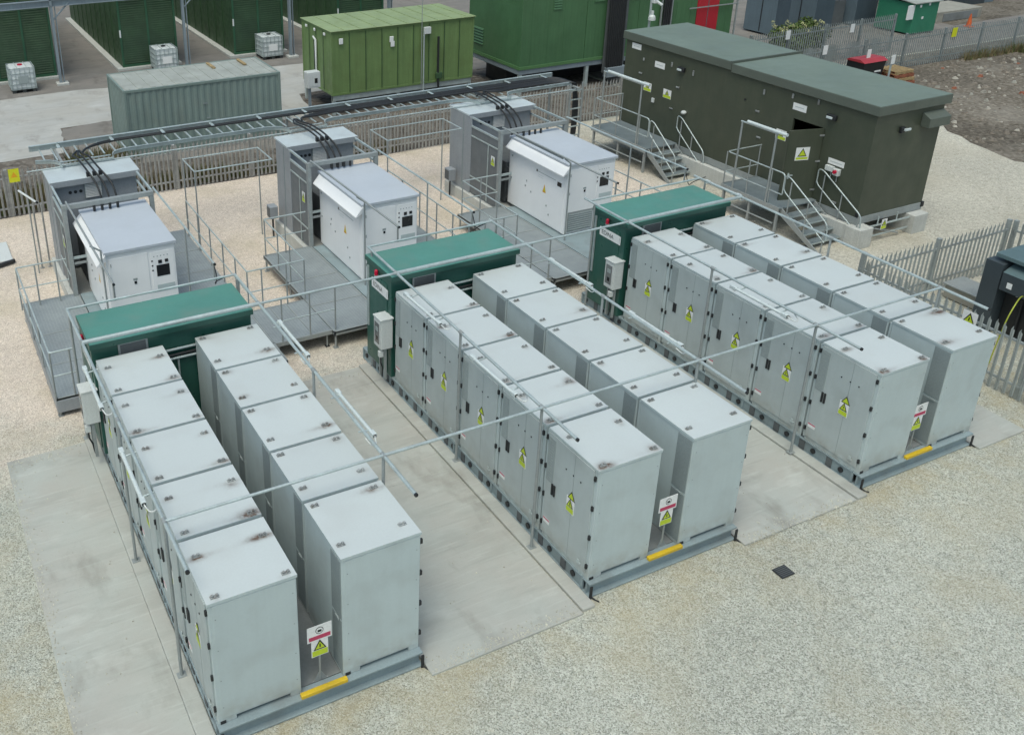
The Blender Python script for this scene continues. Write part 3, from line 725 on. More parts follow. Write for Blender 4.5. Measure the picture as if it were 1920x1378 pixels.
# ------------------------------------------------------------------ transformer bays with cage and cables
BAY = ((.66, 2.96, 13.95, 15.78, 16.72, 2.97), (7.24, 9.40, 14.02, 15.65, 16.45, 2.99), (13.55, 16.0, 14.15, 16.1, 17.1, 2.95))
def make_bay(i):
    xl, xr, yf, yb, ye, zt = BAY[i]; W = xr - xl; z0 = .42
    lab = ('grey transformer bay with open steel cage, leftmost of the three', 'grey transformer bay with open steel cage, behind the middle inverter', 'grey transformer bay with open steel cage, rightmost, under the end of the cable tray')[i]
    t = thing('transformer_bay', (xl, yf, 0), lab, 'transformer bay', 'transformer bays under the cable tray')
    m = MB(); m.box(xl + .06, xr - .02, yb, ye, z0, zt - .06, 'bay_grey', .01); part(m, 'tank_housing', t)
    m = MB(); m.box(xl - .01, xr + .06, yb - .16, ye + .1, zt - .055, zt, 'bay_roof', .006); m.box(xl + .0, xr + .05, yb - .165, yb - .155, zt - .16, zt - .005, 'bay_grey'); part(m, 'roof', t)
    m = MB(); m.box(xl, xl + .05, yb - .30, ye, z0 - .05, zt - .06, 'bay_grey', .008)
    m.box(xl - .012, xl, yb + .15, yb + .19, z0, zt - .1, 'seam_grey'); part(m, 'side_panel', t)
    m = MB(); xm = xl + W * .48
    m.box(xm - .24, xm + .24, yb - .03, yb, zt - .62, zt - .17, 'seam_grey', .004)
    for k in range(9): m.box(xm - .21, xm + .21, yb - .075, yb - .03, zt - .59 + k * .044, zt - .568 + k * .044, 'sign_white')
    part(m, 'louvre', t)
    m = MB()
    for k in range(3): m.tube([(xl + W * (.22 + .06 * k), yb - .012, zt - .40), (xl + W * (.22 + .06 * k), yb + .01, zt - .40)], .045, 'black_rubber', 12)
    part(m, 'cable_glands', t)
    m = MB(); m.box(xl + .5, xr - .3, yf + .35, yb - .15, z0, 1.75, 'bay_dark', .02)
    for k in range(6): m.box(xl + .52 + k * .22, xl + .56 + k * .22, yf + .22, yf + .36, .6, 1.6, 'bay_dark')
    part(m, 'transformer_core', t)
    for k in range(7):
        x = xl + W * (.36 + .075 * k); m = MB(); yy = yf + .55 + .1 * (k % 2)
        m.cyl(x, yy, 1.75, 1.95, .03, 'black_rubber', 8)
        for q in range(3): m.cyl(x, yy, 1.80 + q * .06, 1.82 + q * .06, .055, 'black_rubber', 10)
        m.tube([(x, yy, 1.95), (x + .02, yy + .03, 2.08), (x + .02, yy - .06, 2.16)], .028, 'black_rubber', 8); part(m, 'bushing', t)
    m = MB(); m.box(xl - .1, xr + .1, yf - .1, ye + .1, .0, z0 - .05, 'concrete_light', .01); part(m, 'plinth', t)
    for x in (xl, xr - .11):
        m = MB(); m.box(x, x + .11, yf, yf + .11, z0 - .04, zt - .16, 'galvanised_dull', .006); part(m, 'post', t)
    m = MB(); m.box(xl, xr, yf - .005, yf + .115, zt - .155, zt - .04, 'galvanised_dull', .005)
    for k in range(4): m.cyl(xl + W * (.34 + .085 * k), yf + .0, zt - .30, zt - .158, .035, 'black_rubber', 8)
    part(m, 'front_beam', t)
    for x, yy in ((xl, yb - .3), (xr - .05, yb)):
        for zz in (zt - .06, zt - .34):
            m = MB(); m.box(x, x + .05, yf + .12, yy, zz - .03, zz + .03, 'galvanised', .004); part(m, 'side_rail', t)
    m = MB(); m.box(xl + .02, xl + .035, yf + .12, yb - .3, z0, zt - .36, 'mesh_panel'); part(m, 'mesh_panel', t)
    m = MB()
    for yy in (yf + .62,): m.box(xl - .004, xl + .016, yy, yy + .04, z0, zt - .62, 'galvanised', .003)
    m.box(xl - .006, xl + .018, yf + .12, yb - .3, zt - .66, zt - .62, 'galvanised', .003); m.box(xl - .006, xl + .018, yf + .12, yb - .3, .95, .99, 'galvanised', .003)
    part(m, 'gate_frame', t)
    m = MB(); warn_sign(m, 'x', yf + .33, 1.72, .2, .30, xl - .01); part(m, 'warning_label', t)
    m = MB(); m.box(xl + .12, xr - .12, yf + .03, yf + .07, 1.45, 1.52, 'galvanised', .003); m.box(xl + .12, xr - .12, yf + .03, yf + .07, 1.30, 1.36, 'galvanised_dull', .003); part(m, 'cross_bar', t)
    if i == 2:
        m = MB(); m.box(xr + .1, xr + .14, ye - .05, ye, .3, zt, 'galvanised_dull'); part(m, 'end_stanchion', t)
    # three power cables bending from the tray down into the bay
    for k in range(3):
        xa = xl + W * (.42 + .07 * k); xb = xl + W * (.50 + .085 * k)
        o = thing('power_cable', (xb, yb, 2.), '%s of the three black power cables looping into the %s transformer bay' % (('left', 'middle', 'right')[k], RN[i]), 'cable', 'black power cables between tray and transformer bays')
        pts = [(xl + W * .47 + .03 * k, 17.5, 3.12), (xa - .12, 17.0, 3.16), (xa - .06, ye - .1, 3.24), (xa + .04, yb - .05, zt + .16), (xb, yb - .35, zt - .12), (xb + .05, yb - .62, zt - .45), (xb + .05, yb - .72, 2.1), (xb + .03, yf + .62, 1.95)]
        m = MB(); m.tube(fil(pts, .35, 5), .027, 'black_rubber', 8); part(m, 'sheath', o)
        m = MB(); m.box(xa + .0, xa + .09, yb - .14, yb - .05, zt + .0, zt + .13, 'black_rubber', .01); part(m, 'cable_clamp', o)
for i in range(3): make_bay(i)

# ------------------------------------------------------------------ cable tray
ZT = 3.03
t = thing('cable_tray', (9.4, 17.4, 0), 'long galvanised ladder cable tray running behind the three transformer bays', 'cable tray')
m = MB(); m.box(.55, 18.3, 18.26, 18.29, ZT, ZT + .16, 'galvanised', .003); m.box(.55, 18.3, 18.20, 18.30, ZT + .16, ZT + .172, 'galvanised'); part(m, 'rear_rail', t)
gaps = [(1.15, 2.55), (7.75, 8.95), (14.25, 15.5)]
xs = [.55] + [v for g in gaps for v in g] + [18.3]
for a, b in zip(xs[0::2], xs[1::2]):
    pts = []
    if a > .6: pts += [(a, 16.55, ZT + .05), (a, 16.78, ZT + .05), (a + .12, 17.02, ZT + .05), (a + .42, 17.12, ZT + .05)]
    else: pts += [(a, 17.12, ZT + .05)]
    if b < 18.2: pts += [(b - .55, 17.12, ZT + .05), (b - .2, 17.0, ZT + .05), (b - .04, 16.8, ZT + .05), (b, 16.45, ZT + .05)]
    else: pts += [(b, 17.12, ZT + .05)]
    pts = fil(pts, .2, 3); m = MB()
    for p, q in zip(pts, pts[1:]):
        m.quad([(p[0], p[1], ZT), (q[0], q[1], ZT), (q[0], q[1], ZT + .11), (p[0], p[1], ZT + .11)], 'galvanised')
        m.quad([(p[0], p[1] - .05, ZT + .112), (q[0], q[1] - .05, ZT + .112), (q[0], q[1] + .01, ZT + .112), (p[0], p[1] + .01, ZT + .112)], 'galvanised')
    part(m, 'front_rail', t)
m = MB(); x = .8
while x < 18.2:
    m.box(x, x + .04, 17.12, 18.24, ZT + .015, ZT + .04, 'galvanised'); x += .32
for g in gaps:
    for yy in (16.65, 16.9): m.box(g[0] + .0, g[1], yy, yy + .04, ZT + .015, ZT + .04, 'galvanised')
part(m, 'rungs', t)
m = MB()
for a, b in ((.25, 18.2),): m.tube([(a, 16.72, ZT - .04), (b, 16.72, ZT - .04)], .022, 'galvanised')
part(m, 'support_rail', t)
for k in range(12):
    x = 1.3 + k * 1.5; m = MB(); m.box(x, x + .05, 18.20, 18.24, ZT + .02, ZT + .19, 'galvanised', .004); m.box(x - .02, x + .07, 17.9, 18.24, ZT + .12, ZT + .13, 'galvanised'); part(m, 'hold_down', t)
for x in (1.2, 8.3, 14.8, 18.3):
    m = MB(); m.box(x, x + .07, 18.3, 18.37, 0, ZT + .1, 'galvanised_dull', .005); m.box(x, x + .07, 16.7, 18.3, ZT - .06, ZT - .003, 'galvanised_dull', .004); part(m, 'support_post', t)
m = MB()
for x in (18.12, 18.62): m.box(x, x + .05, 16.9, 16.95, 0, ZT + .1, 'galvanised_dull', .004)
for k in range(9): m.box(18.17, 18.62, 16.91, 16.94, .3 + k * .32, .34 + k * .32, 'galvanised')
part(m, 'drop_ladder', t)
# cable bundles lying on the tray, thicker after every bay
for j, (xa, n, nm) in enumerate(((1.95, 2, 'first'), (8.5, 4, 'second'), (15.0, 6, 'third'))):
    o = thing('cable_bundle', (xa, 18, ZT), ('black cables on the tray, starting at the left transformer bay', 'black cables on the tray, starting at the middle transformer bay', 'black cables on the tray, starting at the right transformer bay and dropping at its end')[j], 'cables', 'black cables lying on the tray')
    for k in range(n if j == 0 else 3):
        yy = 18.12 - .10 * k - (.0, .22, .52)[j]; zz = ZT + .075
        pts = [(xa - .12, 17.15, zz + .05), (xa, 17.55, zz + .02), (xa + .45, yy - .12, zz), (xa + 1.1, yy, zz), (17.8, yy + random.uniform(-.03, .03), zz), (18.35, yy - .35, zz + .02), (18.36 + .05 * k, 17.05, zz - .05), (18.36 + .05 * k + .05 * j, 16.98, 2.2), (18.36 + .05 * k, 17.0, .0)]
        m = MB(); m.tube(fil(pts, .4, 4), .03, 'black_rubber', 8); part(m, 'cable', o)

# portal frames of thin pipe between the bays
for a, b, lab in ((4.44, 6.69, 'thin galvanised pipe portal between the left and middle transformer bays'), (10.36, 12.9, 'thin galvanised pipe portal between the middle and right transformer bays')):
    t = thing('pipe_portal', (a, 15.6, 0), lab, 'pipe frame', 'pipe portals between the transformer bays')
    for y in (15.33, 16.48):
        m = MB(); m.tube([(a, y, 2.76), (b, y, 2.76)], .02, 'galvanised'); part(m, 'cross_pipe', t)
        for x in (a, b):
            if (x, y) == (b, 15.33): continue
            m = MB(); m.tube([(x, y, 0), (x, y, 2.76)], .02, 'galvanised_dull'); part(m, 'post', t)
    for x in (a, b):
        m = MB(); m.tube([(x, 15.31, 2.76), (x, 16.5, 2.76)], .02, 'galvanised'); part(m, 'side_pipe', t)

# overhead rails along both sides of each inverter
for i in range(3):
    x, y, W, D = INV[i]; bl, br, yf = BAY[i][0], BAY[i][1], BAY[i][2]
    for s, xx in (('left', (bl + .13, bl + .17)), ('right', (br + .02, br + .02))):
        t = thing('overhead_rail', (xx[0], 11.5, .4), 'galvanised rail pipe above the %s side of the %s inverter' % (s, RN[i]), 'pipe rail', 'overhead pipe rails beside the inverters')
        m = MB(); m.tube([(xx[0], yf + .1, 2.99), (xx[1], 8.95, 2.99)], .026, 'galvanised' if s == 'right' else 'galvanised_dull'); m.tube([(xx[1], 8.95, 2.99), (xx[1], 8.92, 2.99)], .03, 'black_rubber'); part(m, 'pipe', t)
        px, py = (xx[1] + .18, 11.15) if s == 'left' else (xx[1] + .0, 11.2)
        if s == 'left': m = MB(); m.tube([(px, py, .45), (px, py, 2.80), (xx[0], py, 2.97)], .022, 'galvanised_dull'); part(m, 'post', t)
        else: m = MB(); m.tube([(px, py, .45), (px, py, 2.97)], .022, 'galvanised_dull'); part(m, 'post', t)
        m = MB(); m.tube([(xx[1], 9.0, 2.97), (xx[1], 9.0, 2.6)], .022, 'galvanised_dull'); part(m, 'end_drop', t)
        if s == 'left' and i == 2:
            m = MB(); m.tube([(xx[0] + .06, 13.6, 2.92), (xx[0] + .06, 11.3, 2.92)], .03, 'galvanised_dull'); part(m, 'strip_housing', t)
        if s == 'right':
            m = MB(); m.tube(fil([(xx[0], 9.0, 2.95), (xx[0] + .03, 8.93, 2.7), (xx[0] - .06, 8.75, 2.6), (xx[0] - .12, 8.6, 2.75), (xx[0] + .1, 8.36, 2.95)], .1), .011, 'black_rubber', 6); part(m, 'cable_tail', t)

# ------------------------------------------------------------------ steel platforms around the inverters
def deck(m, x0, x1, y0, y1, z):
    m.box(x0, x1, y0, y1, z - .035, z, 'grating')
def edge(m, x0, x1, y0, y1, z, h=.10):
    m.box(x0, x1, y0, y1, z - h, z + .012, 'galvanised_dull', .004)
DZ = .45
PLX = ((-.6, 4.40), (5.86, 10.70), (12.2, 16.95))
for i in range(3):
    xl, xr = PLX[i]; bx, by, W, D = INV[i]; x0, x1 = bx - .30, bx + W + .05
    lab = ('grey grating platform with side panels around the left inverter', 'grey grating platform around the middle inverter', 'grey grating platform around the right inverter')[i]
    t = thing('access_platform', (xl, 9.3, 0), lab, 'platform', 'grating platforms around the inverters')
    ye = 14.1 + (.15 if i == 2 else 0)
    m = MB(); deck(m, xl, x0 - .02, 9.25, ye, DZ); part(m, 'left_deck', t)
    m = MB(); deck(m, x1 + .02, xr, 8.55, 16.9 if i == 0 else 16.4, DZ); part(m, 'right_deck', t)
    m = MB(); m.box(x0, x1, 8.5, 14.0, .02, DZ + .02, 'skid_paint', .006); part(m, 'equipment_base', t)
    m = MB()
    for y in (9.25, 10.7, 12.2, ye - .04): edge(m, xl, x0 - .02, y, y + .04, DZ)
    for x in (xl, x0 - .06): edge(m, x, x + .04, 9.25, ye, DZ)
    for y in (9.4, 11.1, 12.5, 13.9, 15.3): edge(m, x1 + .02, xr, y, y + .04, DZ)
    for x in (x1 + .02, xr - .04): edge(m, x, x + .04, 8.55, 16.4, DZ)
    part(m, 'edge_angles', t)
    for x in (xl + .05, x0 - .1):
        for y in (9.3, 10.75, 12.2, ye - .1):
            m = MB(); m.tube([(x, y, 0), (x, y, DZ - .03)], .028, 'galvanised_dull'); m.box(x - .06, x + .06, y - .06, y + .06, 0.005, .02, 'galvanised_dull'); part(m, 'leg', t)
    for y in (9.0, 10.75, 12.2, 13.6, 15.2):
        m = MB(); m.tube([(xr - .06, y, 0), (xr - .06, y, DZ - .03)], .028, 'galvanised_dull'); part(m, 'leg', t)
    if i == 0:
        m = MB(); m.box(xl - .008, xl - .002, 9.25, 13.9, .08, .40, 'bay_grey'); m.box(xl, x0 - .4, 9.225, 9.245, .12, .40, 'bay_grey'); part(m, 'skirt_panel', t)
    if i < 2:   # walkway bridging to the next platform
        xa, xb = xr + .01, PLX[i + 1][0] - .01
        m = MB(); deck(m, xa, xb, 9.4, 11.1, DZ); edge(m, xa, xb, 9.36, 9.40, DZ); edge(m, xa, xb, 11.1, 11.14, DZ)
        for x in (xa + .5, xb - .5): edge(m, x, x + .03, 9.40, 11.1, DZ)
        part(m, 'bridge_deck', t)
        for x in (xa + .1, xb - .1):
            m = MB(); m.tube([(x, 9.45, 0), (x, 9.45, DZ - .1)], .025, 'galvanised_dull'); m.box(x - .05, x + .05, 9.4, 9.5, .005, .02, 'black_rubber'); part(m, 'leg', t)

def handrail(pts, label, posts, z0=DZ, top=1.57, mid=1.0, r=.02):
    t = thing('handrail', (pts[0][0], pts[0][1], z0), label, 'handrail', 'galvanised handrails of the inverter platforms')
    m = MB(); m.tube(fil([(x, y, top) for x, y in pts], .05, 3), r, 'galvanised'); part(m, 'top_rail', t)
    m = MB(); m.tube(fil([(x, y, mid) for x, y in pts], .05, 3), r * .85, 'galvanised'); part(m, 'mid_rail', t)
    for x, y in posts:
        m = MB(); m.tube([(x, y, z0 - .05), (x, y, top)], r, 'galvanised_dull'); part(m, 'post', t)
handrail([(.58, 13.85), (-.64, 13.85), (-.60, 9.27), (-.08, 9.27)], 'galvanised handrail around the outer left platform', [(-.64, 13.85), (-.2, 13.85), (.3, 13.85), (-.62, 12.2), (-.61, 10.8), (-.60, 9.27), (-.2, 9.27)])
handrail([(4.38, 16.3), (4.38, 11.1), (5.88, 11.1), (5.90, 14.0), (7.12, 14.0)], 'galvanised handrail between the left and middle inverters, bending around the gravel', [(4.38, 16.3), (4.38, 15.2), (4.38, 14.1), (4.38, 13.0), (4.38, 12.0), (4.38, 11.1), (4.75, 11.1), (5.4, 11.1), (5.88, 11.1), (5.89, 12.1), (5.9, 13.0), (5.9, 14.0), (6.5, 14.0)])
handrail([(10.69, 16.0), (10.69, 11.15), (12.24, 11.15), (12.26, 14.1), (13.5, 14.1)], 'galvanised handrail between the middle and right inverters, bending around the gravel', [(10.69, 16.0), (10.69, 15.0), (10.69, 13.9), (10.69, 12.9), (10.69, 12.0), (10.69, 11.15), (11.2, 11.15), (11.8, 11.15), (12.24, 11.15), (12.25, 12.2), (12.26, 13.1), (12.26, 14.1), (12.9, 14.1)])
handrail([(4.45, 9.38), (5.98, 9.38)], 'short galvanised handrail on the near edge of the left walkway', [(4.6, 9.38), (5.3, 9.38), (5.95, 9.38)])
handrail([(10.8, 9.38), (12.1, 9.38)], 'short galvanised handrail on the near edge of the right walkway', [(10.85, 9.38), (11.5, 9.38), (12.08, 9.38)])
handrail([(16.9, 16.0), (16.9, 9.0)], 'galvanised handrail right of the right inverter, facing the brown building', [(16.9, 16.0), (16.9, 14.3), (16.9, 12.9), (16.9, 11.6), (16.9, 10.3), (16.9, 9.0)])

# small junction boxes low on the left of the bays
for x, y, lab in ((6.95, 16.2, 'small grey junction box at the back left of the middle bay'), (13.3, 16.6, 'small grey junction box at the back left of the right bay')):
    t = thing('junction_box', (x, y, .3), lab, 'junction box', 'junction boxes beside the bays')
    m = MB(); m.box(x - .12, x + .12, y - .16, y + .16, .62, 1.0, 'bay_grey', .012); part(m, 'housing', t)
    m = MB(); m.box(x - .135, x - .12, y - .12, y + .12, .66, .96, 'bay_dark', .004); part(m, 'cover', t)
    m = MB(); m.tube([(x, y, 0), (x, y, .62)], .03, 'black_rubber'); part(m, 'conduit', t)

# ------------------------------------------------------------------ palisade fences
def palisade(p0, p1, h, label, mt='fence_steel', span=2.75, gap=.145, pw=.07, group='steel palisade fences', sides=(-1,), jit=.0, post_h=None):
    a, b = Vector((*p0, 0)), Vector((*p1, 0)); d = (b - a); L = d.length; d.normalize(); nrm = Vector((-d.y, d.x, 0))
    t = thing('palisade_fence', tuple(a), label, 'fence', group)
    n = max(1, round(L / span)); seg = L / n; rnd = random.Random(int(L * 100))
    for i in range(n + 1):
        c = a + d * (i * seg); m = MB(); ph = post_h or h * .97
        q = [c + d * x + nrm * y for x, y in ((-.05, .0), (.05, .0), (.05, .10), (-.05, .10))]
        m.prism([tuple(p) for p in q], (0, 0, ph), mt); part(m, 'post', t)
    for i in range(n):
        m = MB(); s0_ = i * seg; k = int(seg / gap); hw = pw / 2
        for j in range(k):
            c = a + d * (s0_ + (j + .5) * seg / k) - nrm * .03; hh = h + rnd.uniform(-jit, jit); tw = rnd.uniform(-jit, jit)
            P = lambda x, y, z: tuple(c + d * (x + tw * z) + nrm * y + Vector((0, 0, z)))
            m.add([P(-hw, 0, .04), P(-hw * .45, -.022, .04), P(0, .0, .04), P(hw * .45, -.022, .04), P(hw, 0, .04),
                   P(-hw, 0, hh - .10), P(-hw * .45, -.022, hh - .06), P(0, 0, hh), P(hw * .45, -.022, hh - .06), P(hw, 0, hh - .10)],
                  [(0, 1, 6, 5), (1, 2, 7, 6), (2, 3, 8, 7), (3, 4, 9, 8)], mt)
        part(m, 'pale_panel', t)
        m = MB()
        for z in (.28, h - .34):
            q = [a + d * s0_ - nrm * .022, a + d * (s0_ + seg) - nrm * .022, a + d * (s0_ + seg) + nrm * .02, a + d * s0_ + nrm * .02]
            m.prism([(p.x, p.y, z) for p in q], (0, 0, .05), mt)
        part(m, 'rails', t)
    return t
palisade((-16.0, 21.35), (26.85, 21.35), 1.62, 'long weathered brown-grey palisade fence behind the cable tray', 'fence_steel', jit=.012)
palisade((27.2, 21.35), (66, 21.35), 1.72, 'blue-grey palisade fence along the bare dirt ground at upper right', 'fence_blue')
palisade((33.5, 23.7), (43.6, 24.0), 1.95, 'taller blue-grey palisade fence in front of the dark blue tanks', 'fence_blue')
palisade((18.2, 4.95), (18.2, -3.6), 1.62, 'palisade fence beside the right battery row, nearest the camera', 'fence_pale_steel', gap=.17, pw=.08, span=3.7, post_h=1.75)
palisade((18.35, 4.98), (24.0, 4.98), 1.55, 'pale palisade fence behind the small dark transformer', 'fence_pale_steel', gap=.16, pw=.075)
palisade((24.05, 4.9), (24.05, -3.2), 1.55, 'palisade fence at the right edge of the frame behind the small dark transformer', 'fence_pale_steel', gap=.16, pw=.075)
m = MB(); warn_sign(m, 'x', 2.03, 1.06, .34, .46, 18.14); solo(m, 'warning_sign', 'white and yellow warning sign on the fence beside the right battery row', 'sign')
m = MB(); plate(m, 'y', .14, .46, 1.18, 1.62, 21.24, .006, 'sign_yellow'); tri(m, 'y', .30, 1.43, .2, .18, 21.23, 'sign_orange'); solo(m, 'warning_sign', 'yellow hazard sign on the far left of the brown-grey fence', 'sign')
m = MB(); plate(m, 'y', 44.1, 44.45, 1.2, 1.65, 21.24, .006, 'sign_yellow'); solo(m, 'warning_sign', 'yellow sign on the blue-grey fence along the dirt ground', 'sign')
for x, y, z, l in ((35.5, 21.24, 1.3, 'white notice plate on the blue-grey fence just above the brown building roof'), (40.2, 23.75, 1.35, 'white notice plate on the taller fence before the tanks'), (35.7, 23.6, 1.5, 'white notice plate near the leafy bush, left end of the taller fence')):
    m = MB(); plate(m, 'y', x - .14, x + .14, z, z + .42, y, .006, 'sign_white'); solo(m, 'notice_plate', l, 'sign')

# ------------------------------------------------------------------ the brown switch house
HX0, HX1, HY0, HY1, HZ0, HZ1 = 21.85, 24.62, 8.0, 18.65, .84, 4.05
t = thing('switch_house', (HX0, HY0, 0), 'long dark olive-brown equipment building on a concrete base', 'building')
m = MB(); DY0, DY1, DZT = 9.64, 10.78, 3.08
# walls as slabs so the open door is a real opening
m.box(HX0, HX0 + .08, HY0, DY0, HZ0, HZ1, 'house_wall'); m.box(HX0, HX0 + .08, DY1, HY1, HZ0, HZ1, 'house_wall'); m.box(HX0, HX0 + .08, DY0, DY1, DZT, HZ1, 'house_wall')
m.box(HX0 + .08, HX1, HY0, HY0 + .08, HZ0, HZ1, 'house_wall'); m.box(HX1 - .08, HX1, HY0 + .08, HY1, HZ0, HZ1, 'house_wall'); m.box(HX0 + .08, HX1 - .08, HY1 - .08, HY1, HZ0, HZ1, 'house_wall')
m.box(HX0 + .08, HX1 - .08, HY0 + .08, HY1 - .08, HZ0, HZ0 + .05, 'bay_dark'); part(m, 'walls', t)
for nm, ya, yb, zt in (('near', HY0 - .10, 13.42, 4.17), ('far', 13.44, HY1 + .12, 4.23)):
    m = MB(); m.box(HX0 - .09, HX1 + .13, ya, yb, zt - .27, zt, 'house_trim', .012); m.box(HX0 - .07, HX1 + .11, ya + .02, yb - .02, zt + .001, zt + .008, 'house_roof')
    if nm == 'far': m.box(HX0 - .1, HX1 + .24, ya - .01, ya + .05, zt - .10, zt + .02, 'house_trim', .004)
    part(m, 'roof', t)
m = MB(); m.box(HX0 - .02, HX1 + .02, HY0 - .02, HY1, .62, HZ0 - .001, 'galvanised_dull', .006); part(m, 'base_frame', t)
m = MB(); m.box(HX0 - .18, HX0 + .25, 7.75, HY1, 0, .60, 'concrete_light', .015); m.box(HX0 - .24, HX0 + .33, 7.62, 8.12, 0, .62, 'concrete_light', .025)
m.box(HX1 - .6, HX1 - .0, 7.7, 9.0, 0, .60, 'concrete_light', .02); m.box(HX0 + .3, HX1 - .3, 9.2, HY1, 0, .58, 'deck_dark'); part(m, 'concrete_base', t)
m = MB(); ang = math.atan2(9.92 - 9.62, 20.80 - 21.85)
hx, hy = HX0 - .01, DY0; ux, uy = math.cos(ang), math.sin(ang); wx, wy = -uy, ux
def dp(u, w_, z): return (hx + ux * u + wx * w_, hy + uy * u + wy * w_, z)
def dbox(mb, u0, u1, w0, w1, z0, z1, mt): mb.prism([dp(u0, w0, z0), dp(u1, w0, z0), dp(u1, w1, z0), dp(u0, w1, z0)], (0, 0, z1 - z0), mt)
dbox(m, 0, 1.10, -.03, .03, HZ0 + .03, DZT - .01, 'house_wall'); dbox(m, .02, 1.08, .03, .036, HZ0 + .06, DZT - .04, 'house_wall'); door = part(m, 'door', t, label='door standing wide open')
sg = .032 if wy * -1 > 0 else -.032     # outer side faces the camera (-y)
q = 1 if wy < 0 else -1
m = MB(); dbox(m, .36, .80, q * .03, q * .038, 2.14, 2.54, 'sign_white')
def dtri(mb, uc, zc, w_, h, off, mt): mb.quad([dp(uc - w_ / 2, off, zc - h / 2), dp(uc + w_ / 2, off, zc - h / 2), dp(uc, off, zc + h / 2)], mt)
dtri(m, .58, 2.385, .30, .26, q * .0385, 'sign_black'); dtri(m, .58, 2.375, .22, .185, q * .0395, 'sign_green_yellow'); dbox(m, .39, .77, q * .038, q * .039, 2.165, 2.235, 'sign_green_yellow'); part(m, 'warning_label', door)
m = MB(); dbox(m, .90, .95, q * .03, q * .05, 1.58, 1.76, 'galvanised'); dbox(m, .80, .95, q * .05, q * .08, 1.68, 1.71, 'galvanised'); part(m, 'handle', door)
for z in (1.15, 2.05, 2.85):
    m = MB(); dbox(m, -.03, .12, q * .03, q * .05, z, z + .05, 'lug_steel'); part(m, 'hinge', door)
X = HX0
def hplate(y0, y1, z0, z1, nm, mt='sign_white'):
    m = MB(); plate(m, 'x', y0, y1, z0, z1, X, .012, mt)
    if nm == 'name_sign':
        for k in range(1): plate(m, 'x', y0 + .08, y1 - .08, (z0 + z1) / 2 - .015, (z0 + z1) / 2 + .015, X - .012, .002, 'cabinet_roof')
    part(m, nm, t)
hplate(17.84, 18.33, 3.68, 3.88, 'name_sign'); hplate(16.54, 17.04, 3.27, 3.48, 'name_sign'); hplate(10.37, 10.87, 3.34, 3.55, 'name_sign'); hplate(8.74, 9.3, 2.12, 2.29, 'name_sign')
for yc, z0_ in ((17.30, 2.32), (16.27, 2.31), (11.14, 2.29)):
    m = MB(); warn_sign(m, 'x', yc, z0_, .40, .31, X); part(m, 'warning_label', t)
for yc in (15.68, 9.42):
    m = MB(); m.box(X - .10, X, yc - .16, yc + .16, 3.40, 3.56, 'black_rubber', .02); m.box(X - .13, X - .09, yc - .06, yc + .14, 3.43, 3.50, 'lamp_glass', .01); part(m, 'bulkhead_lamp', t)
m = MB(); m.box(22.84, 23.0, 7.90, 8.0, 3.26, 3.44, 'black_rubber', .02); m.box(22.92, 23.16, 7.84, 7.90, 3.33, 3.40, 'lamp_glass', .012); part(m, 'bulkhead_lamp', t)
m = MB(); m.prism([(23.72, 7.99, 3.34), (23.72, 7.72, 3.34), (23.72, 7.72, 3.60), (23.72, 7.99, 3.74)], (.88, 0, 0), 'house_trim'); part(m, 'vent_hood', t)
m = MB(); m.box(X - .10, X, 9.02, 9.3, 1.92, 2.08, 'kiosk_white', .012); m.box(X - .12, X, 8.80, 9.0, 1.86, 2.06, 'kiosk_white', .012); m.tube([(X - .12, 8.9, 1.98), (X - .18, 8.9, 1.98)], .055, 'beacon_red', 12)
m.tube([(X - .04, 9.1, 1.92), (X - .04, 9.1, 1.72)], .015, 'galvanised_dull'); m.tube([(X - .04, 8.88, 1.86), (X - .04, 8.88, 1.66)], .015, 'galvanised_dull'); part(m, 'alarm_box', t)
m = MB(); m.sphere((X - .06, 15.30, 2.06), .10, 'kiosk_white', .7); part(m, 'wall_fitting', t)
m = MB(); m.box(X - .06, X, 16.86, 16.98, 2.0, 2.16, 'kiosk_white', .015); part(m, 'wall_fitting', t)
for yy, zz, hh in ((17.6, 3.36, .10), (16.16, 3.45, .16), (15.1, 3.38, .18), (12.0, 3.50, .16), (10.9, 3.66, .14), (9.95, 3.70, .16), (17.65, 2.86, .05), (15.7, 2.8, .05), (12.1, 2.9, .05), (15.9, 2.0, .04), (11.9, 2.1, .05), (8.75, 1.0, .06)):
    m = MB(); m.box(X - .035, X, yy, yy + (.06 if hh > .09 else .16), zz, zz + hh, 'lug_steel', .006); part(m, 'wall_bracket', t)
m = MB(); m.tube([(22.3, 10.75, 3.0), (22.3, 10.2, 3.0)], .04, 'sign_white'); part(m, 'ceiling_lamp', t)
m = MB(); m.tube([(X - .02, 12.75, 3.16), (X, 12.75, 3.16)], .035, 'black_rubber', 10); part(m, 'vent_hole', t)
m = MB(); m.box(X + .02, X + .6, 8.02, 8.05, .64, .83, 'black_rubber'); m.box(X - .02, X + .06, HY0 - .03, HY0 + .06, .86, .98, 'black_rubber', .008); m.box(HX1 - .06, HX1 + .06, HY0 - .05, HY0 + .05, .70, .86, 'black_rubber', .01); part(m, 'corner_fitting', t)
